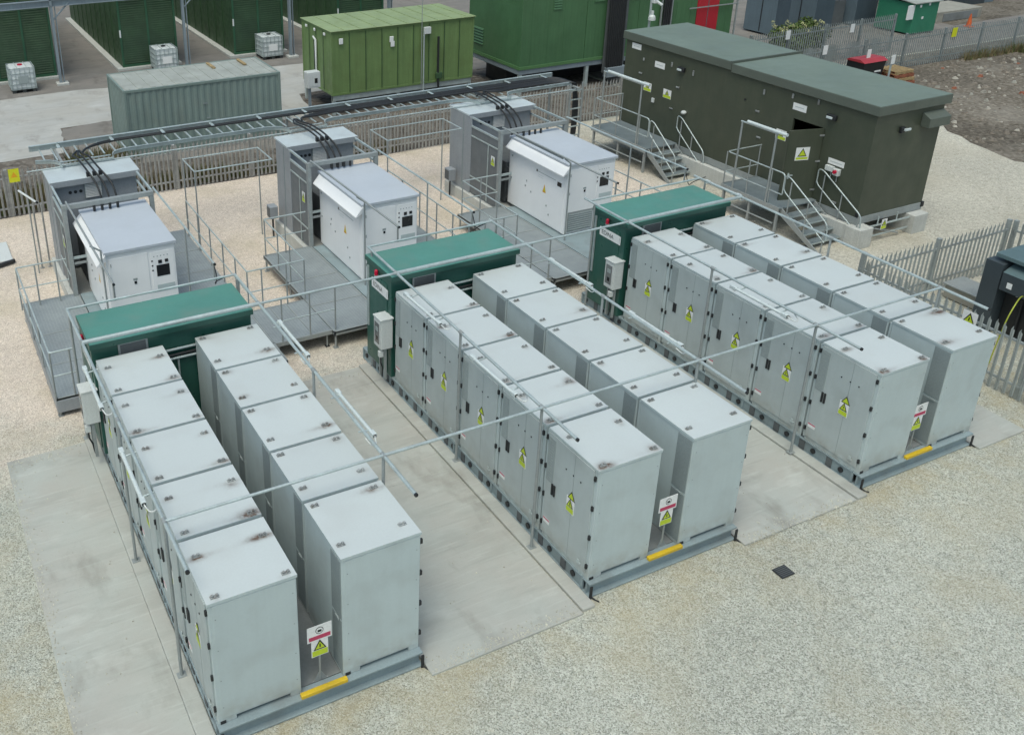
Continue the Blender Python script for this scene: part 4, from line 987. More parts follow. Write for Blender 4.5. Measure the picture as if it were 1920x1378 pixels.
# guard rails closing the space under the near end
g = thing('guard_gate', (23.1, 7.9, 0), 'low galvanised barrier with warning sign under the near end of the brown building', 'barrier')
for z in (.18, .50):
    m = MB(); m.box(22.25, 24.0, 7.84, 7.87, z, z + .05, 'galvanised', .004); part(m, 'rail', g)
m = MB(); m.tube([(22.3, 7.855, .5), (23.6, 7.85, .1)], .022, 'galvanised_dull'); part(m, 'brace', g)
for x in (22.6, 23.4):
    m = MB(); m.box(x, x + .04, 7.845, 7.868, .5, .8, 'galvanised', .003); part(m, 'hanger', g)
m = MB(); warn_sign(m, 'y', 22.88, .36, .22, .32, 7.835); part(m, 'warning_label', g)

# steps and landings of the switch house
def landing(x0, y0, y1, label, alabel, slabel, ylo):
    x1 = HX0 - .03; Z = .90
    t = thing('access_landing', (x0, y0, 0), label, 'landing', 'grating landings of the brown building')
    m = MB(); m.box(x0, x1, y0, y1, Z - .04, Z, 'tread_grating'); m.box(x0 - .02, x0, y0, y1, Z - .16, Z + .02, 'galvanised_dull', .004); m.box(x0, x1, y1, y1 + .02, Z - .16, Z + .02, 'galvanised_dull', .004); part(m, 'deck', t)
    for x in (x0 + .06, x1 - .1):
        for y in (y0 + .1, (y0 + y1) / 2, y1 - .1):
            m = MB(); m.box(x - .035, x + .035, y - .035, y + .035, 0, Z - .04, 'galvanised_dull', .004); part(m, 'leg', t)
    m = MB(); m.tube([(x0 + .05, y0 + .2, .35), (x0 + .05, y1 - .1, .35)], .025, 'galvanised_dull'); part(m, 'leg_brace', t)
    xr = x0 + .04
    t2 = thing('handrail', (xr, y0, Z), alabel, 'handrail', 'handrails and light frames of the landings')
    m = MB(); m.tube(fil([(xr, y0 + .02, Z + .45), (xr, y0 + .02, Z + 1.07), (xr, y1 - .03, Z + 1.07), (x1 - .08, y1 - .03, Z + 1.07)], .14), .02, 'galvanised'); part(m, 'top_rail', t2)
    m = MB(); m.tube(fil([(xr, y0 + .02, Z + .5), (xr, y0 + .02, Z + .42), (xr, y1 - .03, Z + .42), (x1 - .08, y1 - .03, Z + .42)], .06), .018, 'galvanised'); part(m, 'mid_rail', t2)
    for x, y in ((xr, y1 - .03), (xr, y0 + .5), (x1 - .1, y1 - .03), (xr, (y0 + y1) / 2 + .2)):
        m = MB(); m.tube([(x, y, Z), (x, y, Z + 1.07)], .02, 'galvanised_dull'); part(m, 'post', t2)
    ya, yb = y0 + .55, y1 - .45
    t3 = thing('light_frame', (xr, ya, Z), slabel, 'light frame', 'handrails and light frames of the landings')
    for y in (ya, yb):
        m = MB(); m.tube([(xr - .04, y, Z - .1), (xr - .02, y, Z + 2.15)], .03, 'galvanised_dull'); part(m, 'post', t3)
    m = MB(); m.tube([(xr - .02, yb + .05, Z + 2.15), (xr - .02, ya - .05, Z + 2.15)], .026, 'galvanised'); part(m, 'cross_pipe', t3)
    m = MB(); m.tube([(xr - .02, yb - .2, Z + 2.20), (xr - .02, ya - .38, Z + 2.20)], .05, 'lamp_glass', 10); part(m, 'strip_lamp', t3)
    # stair
    n = 4; xs0, xs1 = x0 + .10, x1 - .05; run = (y0 - ylo)
    t4 = thing('stair', ((xs0 + xs1) / 2, ylo, 0), 'galvanised steel steps down from the ' + label.split('grating ')[1], 'steps', 'steel steps of the brown building')
    for k in range(n):
        z = Z * (1 - (k + 1) / (n + 1)); y = y0 - run * (k + 1) / (n + 1) * 1.0; m = MB(); m.box(xs0 + .03, xs1 - .03, y - .06, y + .22, z - .03, z, 'tread_grating'); m.box(xs0 + .03, xs1 - .03, y - .065, y - .055, z - .04, z + .006, 'galvanised'); part(m, 'tread', t4)
    for x in (xs0, xs1 - .03):
        m = MB(); m.prism([(x, y0, Z - .22), (x, ylo - .05, .0), (x, ylo + .25, .0), (x, y0, Z - .02)] if False else [(x, y0 + .02, Z - .24), (x, ylo + .02, 0.0), (x, ylo - .22, 0.0), (x, y0 + .02, Z - .0)], (.03, 0, 0), 'galvanised_dull'); part(m, 'stringer', t4)
        pts = [(x + .015, y0 + .06, Z + .55), (x + .015, y0 + .06, Z + 1.0), (x + .015, y0 - .12, Z + .98), (x + .015, ylo - .25, .98), (x + .015, ylo - .3, .5)]
        m = MB(); m.tube(fil(pts, .16), .02, 'galvanised'); part(m, 'handrail', t4)
        m = MB(); m.tube(fil([(x + .015, y0 + .06, Z + .60), (x + .015, y0 + .0, Z + .50), (x + .015, ylo - .25, .42)], .08), .018, 'galvanised'); part(m, 'mid_rail', t4)
        for k in (.12, .55, .98):
            y = y0 + (ylo - .22 - y0) * k; z = Z * (1 - k); m = MB(); m.tube([(x + .015, y, z), (x + .015, y, z + .97)], .019, 'galvanised_dull'); part(m, 'baluster', t4)
landing(20.42, 15.45, 18.45, 'grating landing at the far door of the brown building', 'galvanised handrail of the far landing', 'galvanised frame with strip light above the far landing', 14.35)
landing(20.30, 9.42, 11.75, 'grating landing at the open door of the brown building', 'galvanised handrail of the near landing', 'galvanised frame with strip light above the near landing', 8.05)

# ------------------------------------------------------------------ small dark transformer inside the right-hand fence
t = thing('outdoor_transformer', (20.4, .5, 0), 'small dark blue-grey transformer with open cable box inside the fence', 'transformer')
m = MB(); m.box(20.75, 23.4, -2.6, 3.0, .05, 1.92, 'transformer_dark', .02); part(m, 'tank', t)
m = MB(); m.box(20.40, 23.5, -2.7, 3.12, 1.96, 2.06, 'transformer_top', .01); m.box(20.5, 23.4, -2.6, 3.0, 1.92, 1.96, 'transformer_dark'); m.cyl(21.5, 2.3, 2.06, 2.22, .2, 'transformer_top', 16); m.box(21.1, 21.9, 1.2, 1.8, 2.06, 2.2, 'transformer_top', .03); m.cyl(21.5, 2.3, 2.22, 2.25, .09, 'galvanised_dull', 12); part(m, 'lid', t)
m = MB(); m.box(20.30, 20.75, 2.82, 3.25, .05, 1.87, 'transformer_dark', .01); part(m, 'side_panel', t)
m = MB(); m.prism([(20.28, .2, 1.70), (20.28, .2, 1.26), (20.75, .2, 1.26), (20.75, .2, 1.90)], (0, 2.58, 0), 'transformer_dark'); m.quad([(20.277, .2, 1.703), (20.74, .2, 1.903), (20.74, 2.78, 1.903), (20.277, 2.78, 1.703)], 'transformer_top'); part(m, 'cable_box', t)
m = MB(); m.box(20.66, 20.745, .3, 2.80, .1, 1.25, 'black_rubber')
for k in range(9): m.cyl(20.6, .5 + .25 * k, 1.1, 1.25, .03, 'galvanised_dull', 8)
for k in range(8): m.cyl(20.6, .6 + .25 * k, .1, 1.1, .035, 'black_rubber', 8)
part(m, 'terminals', t)
m = MB(); m.box(20.268, 20.278, 2.50, 2.62, 1.36, 1.50, 'sign_white'); part(m, 'label_plate', t)
m = MB(); m.tube(fil([(20.55, 2.3, 1.2), (20.0, 2.1, 1.45), (19.4, 1.85, 1.5), (19.2, 1.83, 1.2), (19.12, 1.86, .5), (19.05, 1.86, .03)], .3), .015, 'earth_cable')
solo(m, 'earth_cable', 'yellow-green earth cable hanging out of the dark transformer', 'cable')
m = MB(); m.box(21.2, 21.9, 3.75, 4.6, .02, .38, 'block_stone', .02); m.box(21.15, 21.95, 3.7, 4.65, .38, .42, 'galvanised_dull', .01); m.box(21.3, 21.8, 3.69, 3.74, .1, .3, 'bay_dark'); solo(m, 'cable_pit', 'grey concrete cable pit between the pale fence and the dark transformer', 'cable pit')
m = MB(); m.box(9.47, 9.76, -1.08, -.84, .006, .02, 'black_rubber', .004)
for k in range(6): m.box(9.49, 9.74, -1.06 + k * .036, -1.045 + k * .036, .02, .026, 'bay_dark')
solo(m, 'drain_cover', 'small black drain cover in the near gravel', 'drain cover')
m = MB(); m.box(-1.2, -.38, 17.9, 19.3, .02, .06, 'kiosk_white', .01); solo(m, 'white_board', 'white board lying on the gravel at the left edge of the frame', 'board')
m = MB(); m.tube([(-.9, 17.55, .08), (-.35, 17.75, .08)], .06, 'black_rubber', 10); solo(m, 'pipe_offcut', 'short dark pipe lying near the white board at the left edge', 'pipe')
for x, lab in ((.30, 'slim bare post standing beside the left transformer bay, left of a pair'), (.52, 'slim bare post standing beside the left transformer bay, right of a pair')):
    m = MB(); m.tube([(x, 17.05, 0), (x, 17.05, 1.9)], .025, 'fence_steel'); m.box(x - .06, x + .06, 17.0, 17.1, .005, .02, 'fence_steel'); solo(m, 'post', lab, 'post', 'slim posts beside the left bay')
m = MB(); m.tube([(.02, 17.3, 2.3), (.32, 16.2, 2.3)], .03, 'kiosk_white'); m.tube([(.32, 16.2, 2.3), (.34, 16.15, 2.3)], .032, 'black_rubber'); m.tube([(.17, 16.75, 2.3), (.17, 16.75, 0)], .02, 'galvanised_dull'); solo(m, 'strip_light', 'white strip light on a stem left of the left transformer bay', 'light fitting')

# ------------------------------------------------------------------ containers behind the fence
def corrug(m, axis, a0, a1, z0, z1, at, depth, pitch, mt, sgn):
    """trapezoidal sheet on the plane axis=at; sgn = outward direction"""
    n = max(1, int(round((a1 - a0) / pitch))); p = (a1 - a0) / n; prof = []
    for i in range(n):
        b = a0 + i * p; prof += [(b, 0), (b + p * .32, 0), (b + p * .5, depth), (b + p * .82, depth)]
    prof.append((a1, 0)); vs = []
    for a, d in prof:
        for z in (z0, z1): vs.append((a, at - sgn * d, z) if axis == 'y' else (at - sgn * d, a, z))
    m.add(vs, [(2 * i, 2 * i + 2, 2 * i + 3, 2 * i + 1) for i in range(len(prof) - 1)], mt)

def container(x0, x1, y0, y1, z0, z1, label, mt, rmt, name='shipping_container', pitch=.26, depth=.022, rib=.45):
    t = thing(name, (x0, y0, z0), label, 'container')
    m = MB()
    corrug(m, 'y', x0 + .06, x1 - .06, z0 + .1, z1 - .08, y0 + .02, depth, pitch, mt, -1); corrug(m, 'y', x0 + .06, x1 - .06, z0 + .1, z1 - .08, y1 - .02, depth, pitch, mt, 1)
    corrug(m, 'x', y0 + .06, y1 - .06, z0 + .1, z1 - .08, x0 + .02, depth, pitch, mt, -1); corrug(m, 'x', y0 + .06, y1 - .06, z0 + .1, z1 - .08, x1 - .02, depth, pitch, mt, 1)
    part(m, 'side_walls', t)
    m = MB()
    for x in (x0, x1 - .09):
        for y in (y0, y1 - .09): m.box(x, x + .09, y, y + .09, z0, z1, mt, .006)
    for z in (z0, z1 - .10):
        m.box(x0 + .09, x1 - .09, y0, y0 + .07, z, z + .095, mt, .005); m.box(x0 + .09, x1 - .09, y1 - .07, y1, z, z + .095, mt, .005)
        m.box(x0, x0 + .07, y0 + .09, y1 - .09, z, z + .095, mt, .005); m.box(x1 - .07, x1, y0 + .09, y1 - .09, z, z + .095, mt, .005)
    part(m, 'frame', t)
    m = MB(); m.box(x0 + .06, x1 - .06, y0 + .06, y1 - .06, z1 - .06, z1 - .02, rmt)
    n = int((x1 - x0) / rib)
    for i in range(n): xx = x0 + .2 + (x1 - x0 - .4) * i / (n - 1); m.box(xx - rib * .22, xx + rib * .22, y0 + .15, y1 - .15, z1 - .021, z1 - .002, rmt, .006)
    part(m, 'roof', t)
    return t
t = container(4.72, 10.70, 25.0, 27.75, 0.02, 2.6, 'grey-green shipping container with pale dusty roof behind the fence', 'container_grey', 'container_grey_roof')
for x in (8.55, 9.8): m = MB(); m.box(x, x + .12, 26.6, 27.5, 2.6, 2.66, 'wood', .01); solo(m, 'timber_batten', 'wooden batten lying on the grey container roof, %s of two' % ('left' if x < 9 else 'right'), 'timber', 'battens on the grey container roof')
m = MB()
for k, x in enumerate((7.4, 7.7, 8.05)): m.box(x, x + .14, 24.985, 25.0, 1.1 + .08 * (k % 2), 1.14 + .08 * (k % 2), 'seam_grey')
m.box(7.6, 7.78, 24.985, 25.0, 1.75, 1.79, 'seam_grey'); part(m, 'side_bracket', t)
t = container(13.55, 20.25, 26.62, 29.75, .86, 3.5, 'light green container raised on steel legs behind the fence', 'container_green', 'container_green_roof', 'equipment_container', pitch=.74, depth=.01, rib=.75)
m = MB(); m.box(13.5, 20.3, 26.55, 29.8, 3.5, 3.53, 'container_green_roof', .01)
for k in range(9): m.box(14.1 + k * .72, 14.13 + k * .72, 26.6, 29.75, 3.53, 3.55, 'container_green_roof')
part(m, 'roof_sheet', t)
m = MB()
for k in range(1, 9): m.box(13.6 + k * .74 - .012, 13.6 + k * .74 + .012, 26.598, 26.618, .95, 3.42, 'louvre_green')
for k in range(1, 4): m.box(13.53, 13.548, 26.7 + k * .74, 26.72 + k * .74, .95, 3.42, 'louvre_green')
part(m, 'panel_seam', t)
for x in (13.6, 16.6, 20.1):
    for y in (26.7, 29.6): m = MB(); m.box(x, x + .14, y, y + .14, 0, .86, 'galvanised', .006); part(m, 'leg', t)
m = MB(); m.box(13.6, 20.2, 26.68, 26.80, .62, .84, 'galvanised', .006); m.box(13.6, 20.2, 29.6, 29.7, .62, .84, 'galvanised', .006); part(m, 'base_beam', t)
m = MB(); m.box(17.75, 18.05, 26.45, 26.6, 3.02, 3.30, 'kiosk_white', .015); part(m, 'lamp_box', t)
m = MB(); m.tube([(17.74, 26.5, .4), (17.74, 26.5, 3.15)], .035, 'galvanised'); m.tube([(17.66, 26.55, .5), (17.66, 26.55, 5.2)], .016, 'galvanised_dull'); part(m, 'mast', t)
m = MB(); m.tube([(18.45, 26.52, 2.85), (18.45, 26.52, 1.15), (18.5, 26.5, .3)], .05, 'black_rubber'); m.box(18.35, 18.65, 26.45, 26.58, 1.05, 1.3, 'louvre_green', .02); part(m, 'exhaust_pipe', t)
m = MB(); m.tube([(13.5, 28.4, 3.0), (13.5, 28.15, 2.9), (13.5, 28.15, 1.6)], .04, 'kiosk_white'); m.tube([(13.5, 28.28, 2.95), (13.5, 28.28, 1.6)], .03, 'black_rubber'); part(m, 'down_pipe', t)
for x, y, z in ((13.95, 26.56, 3.1), (16.25, 26.58, 2.95), (16.3, 26.58, 2.75)):
    m = MB(); m.box(x - .09, x + .09, y - .02, y + .02, z - .12, z + .12, 'sign_white', .02); part(m, 'white_fitting', t)
for y in (27.2, 28.2, 29.1):
    m = MB(); m.box(13.5, 13.56, y, y + .15, 3.25, 3.36, 'sign_white', .015); part(m, 'white_fitting', t)
t = thing('meter_box', (12.7, 26.7, 0), 'white meter box on a post at the left end of the light green container', 'meter box')
m = MB(); m.box(12.42, 12.98, 26.5, 26.9, 1.35, 2.0, 'kiosk_white', .015); m.box(12.5, 12.9, 26.488, 26.5, 1.42, 1.92, 'kiosk_white', .004); part(m, 'housing', t)
m = MB(); m.box(12.52, 12.62, 26.65, 26.75, 0, 1.35, 'steel_bluegrey'); part(m, 'post', t)
m = MB(); m.box(12.72, 12.85, 26.48, 26.49, 1.55, 1.75, 'screen_black'); part(m, 'dial', t)

# ------------------------------------------------------------------ large green generator house on a steel frame
t = thing('generator_house', (22, 25.6, 0), 'large green generator enclosure raised on a steel frame, cut by the top of the frame', 'enclosure')
GY, GZ, GT = 25.6, 1.2, 6.2
for x0, x1 in ((22.0, 25.40), (25.42, 28.3), (28.32, 31.75), (33.1, 34.0)):
    m = MB(); m.box(x0, x1, GY, 29.9, GZ + .02, GT, 'genset_green', .012)
    for k in range(int((x1 - x0) / .85)): m.box(x0 + .5 + k * .85, x0 + .515 + k * .85, GY - .006, GY, GZ + .2, GT - .1, 'genset_green')
    part(m, 'body', t)
m = MB(); m.box(22.0, 34.0, GY - .04, GY, GZ - .02, GZ + .12, 'genset_light', .006); m.box(21.97, 22.0, GY - .04, 29.9, GZ - .02, GZ + .12, 'genset_light'); part(m, 'sill', t)
m = MB(); m.box(31.77, 33.08, GY - .02, GY + .5, GZ + .1, GT, 'red_door', .01); m.box(32.4, 32.44, GY - .03, GY - .02, GZ + .2, GT - .1, 'bay_dark'); part(m, 'door', t, label='red double door')
for x0, x1, z0, z1 in ((23.57, 24.05, 3.6, 4.3), (25.75, 26.35, 3.75, 4.5)):
    m = MB(); m.box(x0, x1, GY - .015, GY, z0, z1, 'genset_green')
    for k in range(6): m.prism([(x0 + .04, GY - .015, z0 + .05 + k * .11), (x0 + .04, GY - .05, z0 + .06 + k * .11), (x0 + .04, GY - .015, z0 + .12 + k * .11)], (x1 - x0 - .08, 0, 0), 'genset_green')
    part(m, 'louvre', t)
m = MB()
for k in range(6): m.prism([(22.0, 28.6, 1.7 + k * .13), (21.95, 28.6, 1.71 + k * .13), (22.0, 28.6, 1.79 + k * .13)], (0, .9, 0), 'genset_green')
part(m, 'louvre', t)
m = MB(); m.box(22.0, 34.2, GY, GY + .16, GZ - .24, GZ - .02, 'steel_bluegrey', .006); m.box(22.0, 22.16, GY + .16, 29.9, GZ - .24, GZ - .02, 'steel_bluegrey', .006); m.box(22.2, 34.2, 29.7, 29.86, GZ - .24, GZ - .02, 'steel_bluegrey', .006); part(m, 'base_frame', t)
for x in (22.02, 25.6, 29.2, 33.9):
    for y in (GY + .01, 29.7): m = MB(); m.box(x, x + .15, y, y + .15, 0, GZ - .24, 'galvanised', .005); part(m, 'leg', t)
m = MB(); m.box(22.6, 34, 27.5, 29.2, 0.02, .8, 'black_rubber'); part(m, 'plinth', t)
for x in (29.5, 30.1, 34.1):
    m = MB(); m.box(x, x + .06, GY - .14, GY - .08, .3, GT, 'galvanised_dull'); part(m, 'cable_upright', t)
for x0, x1, z in ((31.2, 34.2, 3.0), (27.7, 29.4, 3.85)): m = MB(); m.box(x0, x1, GY - .12, GY - .09, z, z + .05, 'galvanised_dull'); part(m, 'cable_rail', t)
t = thing('cable_riser', (27, 25.3, 0), 'wide bundle of black cables climbing the green generator enclosure', 'cables')
for k in range(9):
    x = 26.45 + k * .1; m = MB(); m.tube([(x + .1, 25.32, .82), (x + .03, 25.3, 2.2), (x - .02, 25.3, 6.2)], .052, 'black_rubber', 8); part(m, 'cable', t)
m = MB(); m.box(26.4, 27.55, 25.42, 25.5, .6, 6.2, 'bay_dark'); m.box(26.5, 27.6, 25.2, 25.5, .4, .84, 'steel_bluegrey', .01); part(m, 'tray', t)
t = thing('cable_riser', (29.8, 25.4, 0), 'narrow bundle of black cables on the green enclosure, left of the red door', 'cables')
for k in range(4): m = MB(); m.tube([(29.65 + k * .11, 25.42, 1.3), (29.63 + k * .11, 25.42, 6.2)], .05, 'black_rubber', 8); part(m, 'cable', t)
t = thing('cctv_mast', (26.0, 22.25, 0), 'grey mast with white dome and bullet cameras behind the brown building', 'camera mast')
m = MB(); m.tube([(26.0, 22.25, 0), (26.0, 22.25, 4.45)], .05, 'galvanised', 10); part(m, 'pole', t)
m = MB(); m.sphere((26.0, 22.12, 3.72), .14, 'kiosk_white', .8); m.tube([(26.0, 22.12, 3.72), (26.0, 22.12, 3.98)], .06, 'kiosk_white', 10); m.tube([(26., 22.12, 3.60), (26., 22.12, 3.7)], .15, 'kiosk_white', 14); part(m, 'dome_camera', t)
m = MB(); m.box(25.95, 26.12, 22.02, 22.2, 4.28, 4.46, 'kiosk_white', .03); m.tube([(26.08, 22.1, 4.4), (26.26, 21.9, 4.22)], .06, 'kiosk_white', 10); part(m, 'bullet_camera', t)

# ------------------------------------------------------------------ louvred generator containers under the steel gantry, upper left
for k, (x0, x1, lab) in enumerate(((1.8, 4.42, 'dark green louvred generator container, leftmost of the row at the back'), (7.58, 10.35, 'dark green louvred generator container, second of the row at the back'), (13.3, 16.0, 'dark green louvred generator container, third of the row at the back'), (19.1, 21.8, 'dark green louvred generator container behind the light green container'), (-4.0, -1.4, 'dark green louvred generator container beyond the left edge of the frame'))):
    if k == 4: continue
    t = thing('generator_container', (x0, 38.4, 0), lab, 'container', 'louvred generator containers at the back')
    m = MB(); m.box(x0, x1, 38.44, 52.0, .14, 4.6, 'louvre_green', .01)
    for q in range(9): m.box(x0 - .03, x0, 40 + q * 1.3, 40.12 + q * 1.3, .2, 4.5, 'louvre_green')
    part(m, 'body', t)
    m = MB()
    for q in range(38): m.prism([(x0 + .10, 38.44, .30 + q * .11), (x0 + .10, 38.385, .31 + q * .11), (x0 + .10, 38.44, .40 + q * .11)], (x1 - x0 - .20, 0, 0), 'louvre_green')
    part(m, 'louvre', t)
    m = MB()
    for x in (x0 - .01, (x0 + x1) / 2 - .05, x1 - .09): m.box(x, x + .10, 38.37, 38.44, .14, 4.6, 'louvre_edge', .005)
    m.box(x0, x1, 38.38, 38.44, .14, .26, 'louvre_edge'); part(m, 'door_frame', t)
    if k: m = MB(); m.box(x0 - .02, x0 + .05, 38.35, 38.37, 1.6, 1.95, 'sign_white'); part(m, 'label_plate', t)
    m = MB(); m.box(x0 - .3, x1 + .12, 38.2, 52.2, .0, .14, 'concrete_light', .02); part(m, 'plinth', t)
t = thing('steel_gantry', (10, 37.1, 0), 'blue-grey steel gantry on columns in front of the louvred containers', 'gantry')
for x in (-1.4, 4.3, 10.35, 15.8, 21.4):
    m = MB(); m.box(x, x + .11, 36.95, 36.98, 0.1, 4.2, 'steel_bluegrey'); m.box(x, x + .11, 37.12, 37.15, 0.1, 4.2, 'steel_bluegrey'); m.box(x + .045, x + .065, 36.98, 37.12, .1, 4.2, 'steel_bluegrey'); m.box(x + .2, x + .24, 37.0, 37.1, .1, 4.2, 'steel_bluegrey'); m.box(x - .15, x + .4, 36.8, 37.3, .0, .12, 'concrete_light', .02); part(m, 'column', t)
    m = MB(); m.tube([(x + .1, 37.05, 3.0), (x + .9, 37.05, 3.75)], .04, 'steel_bluegrey'); part(m, 'brace', t)
m = MB(); m.box(-6, 24, 36.95, 37.15, 3.60, 3.63, 'steel_bluegrey'); m.box(-6, 24, 36.95, 37.15, 3.87, 3.90, 'steel_bluegrey'); m.box(-6, 24, 37.04, 37.06, 3.63, 3.87, 'steel_bluegrey'); part(m, 'beam', t)
for y in (38.0,): m = MB(); m.box(-6, 24, y, y + .15, 4.0, 4.12, 'steel_bluegrey'); part(m, 'beam', t)
def ibc(x, y, label, cap):
    t = thing('ibc_tote', (x, y, 0), label, 'liquid tote', 'white caged liquid totes at the back')
    W = 1.04; H = 1.0; z = .16
    m = MB(); m.box(-.0, W, 0, W, z, z + H, 'tank_plastic', .09); m.cyl(W / 2, W / 2, z + H - .02, z + H + .05, .11, cap, 14); part(m, 'tank', t, False)
    m = MB(); r = .014; n = 5
    for k in range(n + 1):
        q = W * k / n
        for f in (-.02, W + .02):
            m.box(q - r, q + r, f - r, f + r, z, z + H, 'galvanised'); m.box(f - r, f + r, q - r, q + r, z, z + H, 'galvanised')
    for k in range(5):
        zz = z + .02 + (H - .04) * k / 4
        for f in (-.02, W + .02): m.box(-.02, W + .02, f - r, f + r, zz - r, zz + r, 'galvanised'); m.box(f - r, f + r, -.02, W + .02, zz - r, zz + r, 'galvanised')
    for f in (W * .3, W * .7): m.box(f - r, f + r, -.02, W + .02, z + H, z + H + .025, 'galvanised')
    part(m, 'cage', t, False)
    m = MB(); m.box(0, W, 0, W, .12, .155, 'pallet_dark')
    for a in (0, W / 2 - .08, W - .16):
        for b in (0, W / 2 - .08, W - .16): m.box(a, a + .16, b, b + .16, 0, .12, 'pallet_dark')
    part(m, 'pallet', t, False)
    m = MB(); m.box(W * .30, W * .74, -.04, -.036, z + .28, z + .62, 'vent_grey' if cap == 'beacon_red' else 'sign_white'); part(m, 'label_plate', t, False)
    return t
ibc(2.12, 36.4, 'white caged liquid tote with red cap, leftmost', 'beacon_red'); ibc(8.9, 37.0, 'white caged liquid tote behind the grey container', 'black_rubber'); ibc(14.38, 37.1, 'white caged liquid tote beside the light green container', 'black_rubber')

# ------------------------------------------------------------------ equipment beyond the upper right fences
def blue_tank(x, x1, label):
    t = thing('equipment_cabin', (x, 29, 0), label, 'cabin', 'dark blue equipment cabins')
    m = MB(); m.box(x, x1, 29.0, 31.2, .1, 3.6, 'cabin_dark', .02); part(m, 'body', t)
    m = MB(); m.box(x - .03, x, 29.02, 31.15, .12, 3.58, 'tank_blue', .008); part(m, 'side_cladding', t)
    m = MB(); m.box(x - .045, x - .03, 30.0, 30.06, .2, 3.5, 'black_rubber'); part(m, 'seam', t)
blue_tank(40.75, 41.7, 'dark blue equipment cabin behind the leafy bush, leftmost'); blue_tank(43.7, 45.1, 'dark blue equipment cabin, middle one behind the taller fence'); blue_tank(46.9, 48.6, 'dark blue equipment cabin, rightmost, next to the green kiosk')
m = MB(); m.box(45.4, 46.6, 29.5, 31, .1, 1.5, 'bay_dark', .05); m.cyl(46, 29.6, 1.5, 2.4, .12, 'steel_bluegrey'); solo(m, 'pump_unit', 'dark pump unit between the two right-hand blue cabins', 'machine')
t = thing('green_kiosk', (47.5, 25.9, 0), 'green equipment kiosk with pale roof behind the upper right fence', 'kiosk')
m = MB(); m.box(47.55, 49.45, 25.9, 28.2, .1, 1.72, 'box_green', .02); part(m, 'body', t)
m = MB(); m.prism([(47.4, 25.8, 1.72), (49.6, 25.8, 1.72), (49.6, 28.3, 2.0), (47.4, 28.3, 2.0)], (0, 0, .05), 'container_grey_roof'); part(m, 'roof', t)
m = MB(); m.box(47.1, 47.55, 25.92, 26.0, .9, 1.65, 'sign_white'); part(m, 'notice_board', t)
for x, z in ((47.9, 1.5), (48.6, 1.55), (48.2, .85)): m = MB(); m.box(x, x + .14, 25.88, 25.9, z, z + .14, 'sign_white', .01); part(m, 'vent', t)
m = MB(); m.box(44, 47.6, 33.0, 33.1, .2, 1.7, 'box_green'); 
for k in range(14): m.box(44.1 + k * .25, 44.2 + k * .25, 32.95, 33.0, .3, 1.6, 'sign_white')
solo(m, 'white_picket_screen', 'white slatted screen with green top rail at the top right', 'screen')
t = thing('pole_transformer', (59, 30, 0), 'dark blue box on a concrete stand at the top right corner', 'transformer')
m = MB(); m.box(57.8, 59.7, 30, 31.4, .0, 1.6, 'transformer_dark', .03); part(m, 'body', t)
m = MB(); m.box(59.72, 60.7, 30.1, 31.4, -.0, 1.6, 'tank_blue_light', .03); part(m, 'side_panel', t)
m = MB(); m.box(58.5, 58.7, 29.97, 30, .55, .8, 'sign_white'); part(m, 'label_plate', t)
m = MB(); m.box(51.7, 55.6, 27.4, 29.6, 0, .62, 'block_stone', .03); m.box(52.2, 55.2, 27.36, 27.4, .06, .5, 'deck_dark'); solo(m, 'concrete_wall', 'low concrete wall right of the green kiosk', 'wall')
t = thing('traffic_cone', (52.4, 25.9, 0), 'small orange and white cone behind the upper right fence', 'cone')
m = MB(); m.box(52.2, 52.6, 25.7, 26.1, .03, .07, 'cone_orange', .01)
vs = []
for z, r_ in ((.07, .15), (.75, .03)):
    for j in range(12): a_ = 2 * math.pi * j / 12; vs.append((52.4 + r_ * math.cos(a_), 25.9 + r_ * math.sin(a_), z))
m.add(vs, [(j, (j + 1) % 12, 12 + (j + 1) % 12, 12 + j) for j in range(12)], 'cone_orange', True); part(m, 'body', t)
m = MB(); vs = []
for z, r_ in ((.2, .125), (.45, .082)):
    for j in range(12): a_ = 2 * math.pi * j / 12; vs.append((52.4 + r_ * math.cos(a_), 25.9 + r_ * math.sin(a_), z))
m.add(vs, [(j, (j + 1) % 12, 12 + (j + 1) % 12, 12 + j) for j in range(12)], 'sign_white', True); part(m, 'white_band', t)
t = thing('wheelie_bin', (37.6, 20.3, 0), 'black waste container with red lid behind the brown building', 'bin')
m = MB(); m.prism([(36.5, 19.9, .12), (37.7, 19.9, .12), (37.8, 19.8, 1.1), (36.4, 19.8, 1.1)], (0, .9, 0), 'black_rubber'); part(m, 'body', t)
m = MB(); m.prism([(36.35, 19.75, 1.1), (36.35, 20.75, 1.1), (36.35, 20.6, 1.2), (36.35, 20.0, 1.22)], (1.5, 0, 0), 'bin_red'); part(m, 'lid', t)
for x in (36.7, 37.5):
    for y in (20., 20.6): m = MB(); m.tube([(x - .03, y, .09), (x + .03, y, .09)], .08, 'black_rubber', 10); part(m, 'wheel', t)
m = MB(); m.box(37.2, 37.6, 19.84, 19.87, .6, .68, 'sign_white'); part(m, 'label_plate', t)
def pallet(x, y, z, rot, label, mt):
    t = thing('pallet', (x, y, z), label, 'pallet', 'wooden pallets beside the waste container'); t.rotation_euler = (0, 0, R_(rot))
    m = MB()
    for k in range(6): m.box(k * .2, k * .2 + .13, 0, 1.0, .12, .145, mt)
    for k in range(3): m.box(k * .2 * 2.5, k * .5 + .13, 0, 1.0, 0, .02, mt)
    for yy in (0, .45, .9): m.box(0, 1.13, yy, yy + .10, .02, .12, mt)
    part(m, 'boards', t, False)
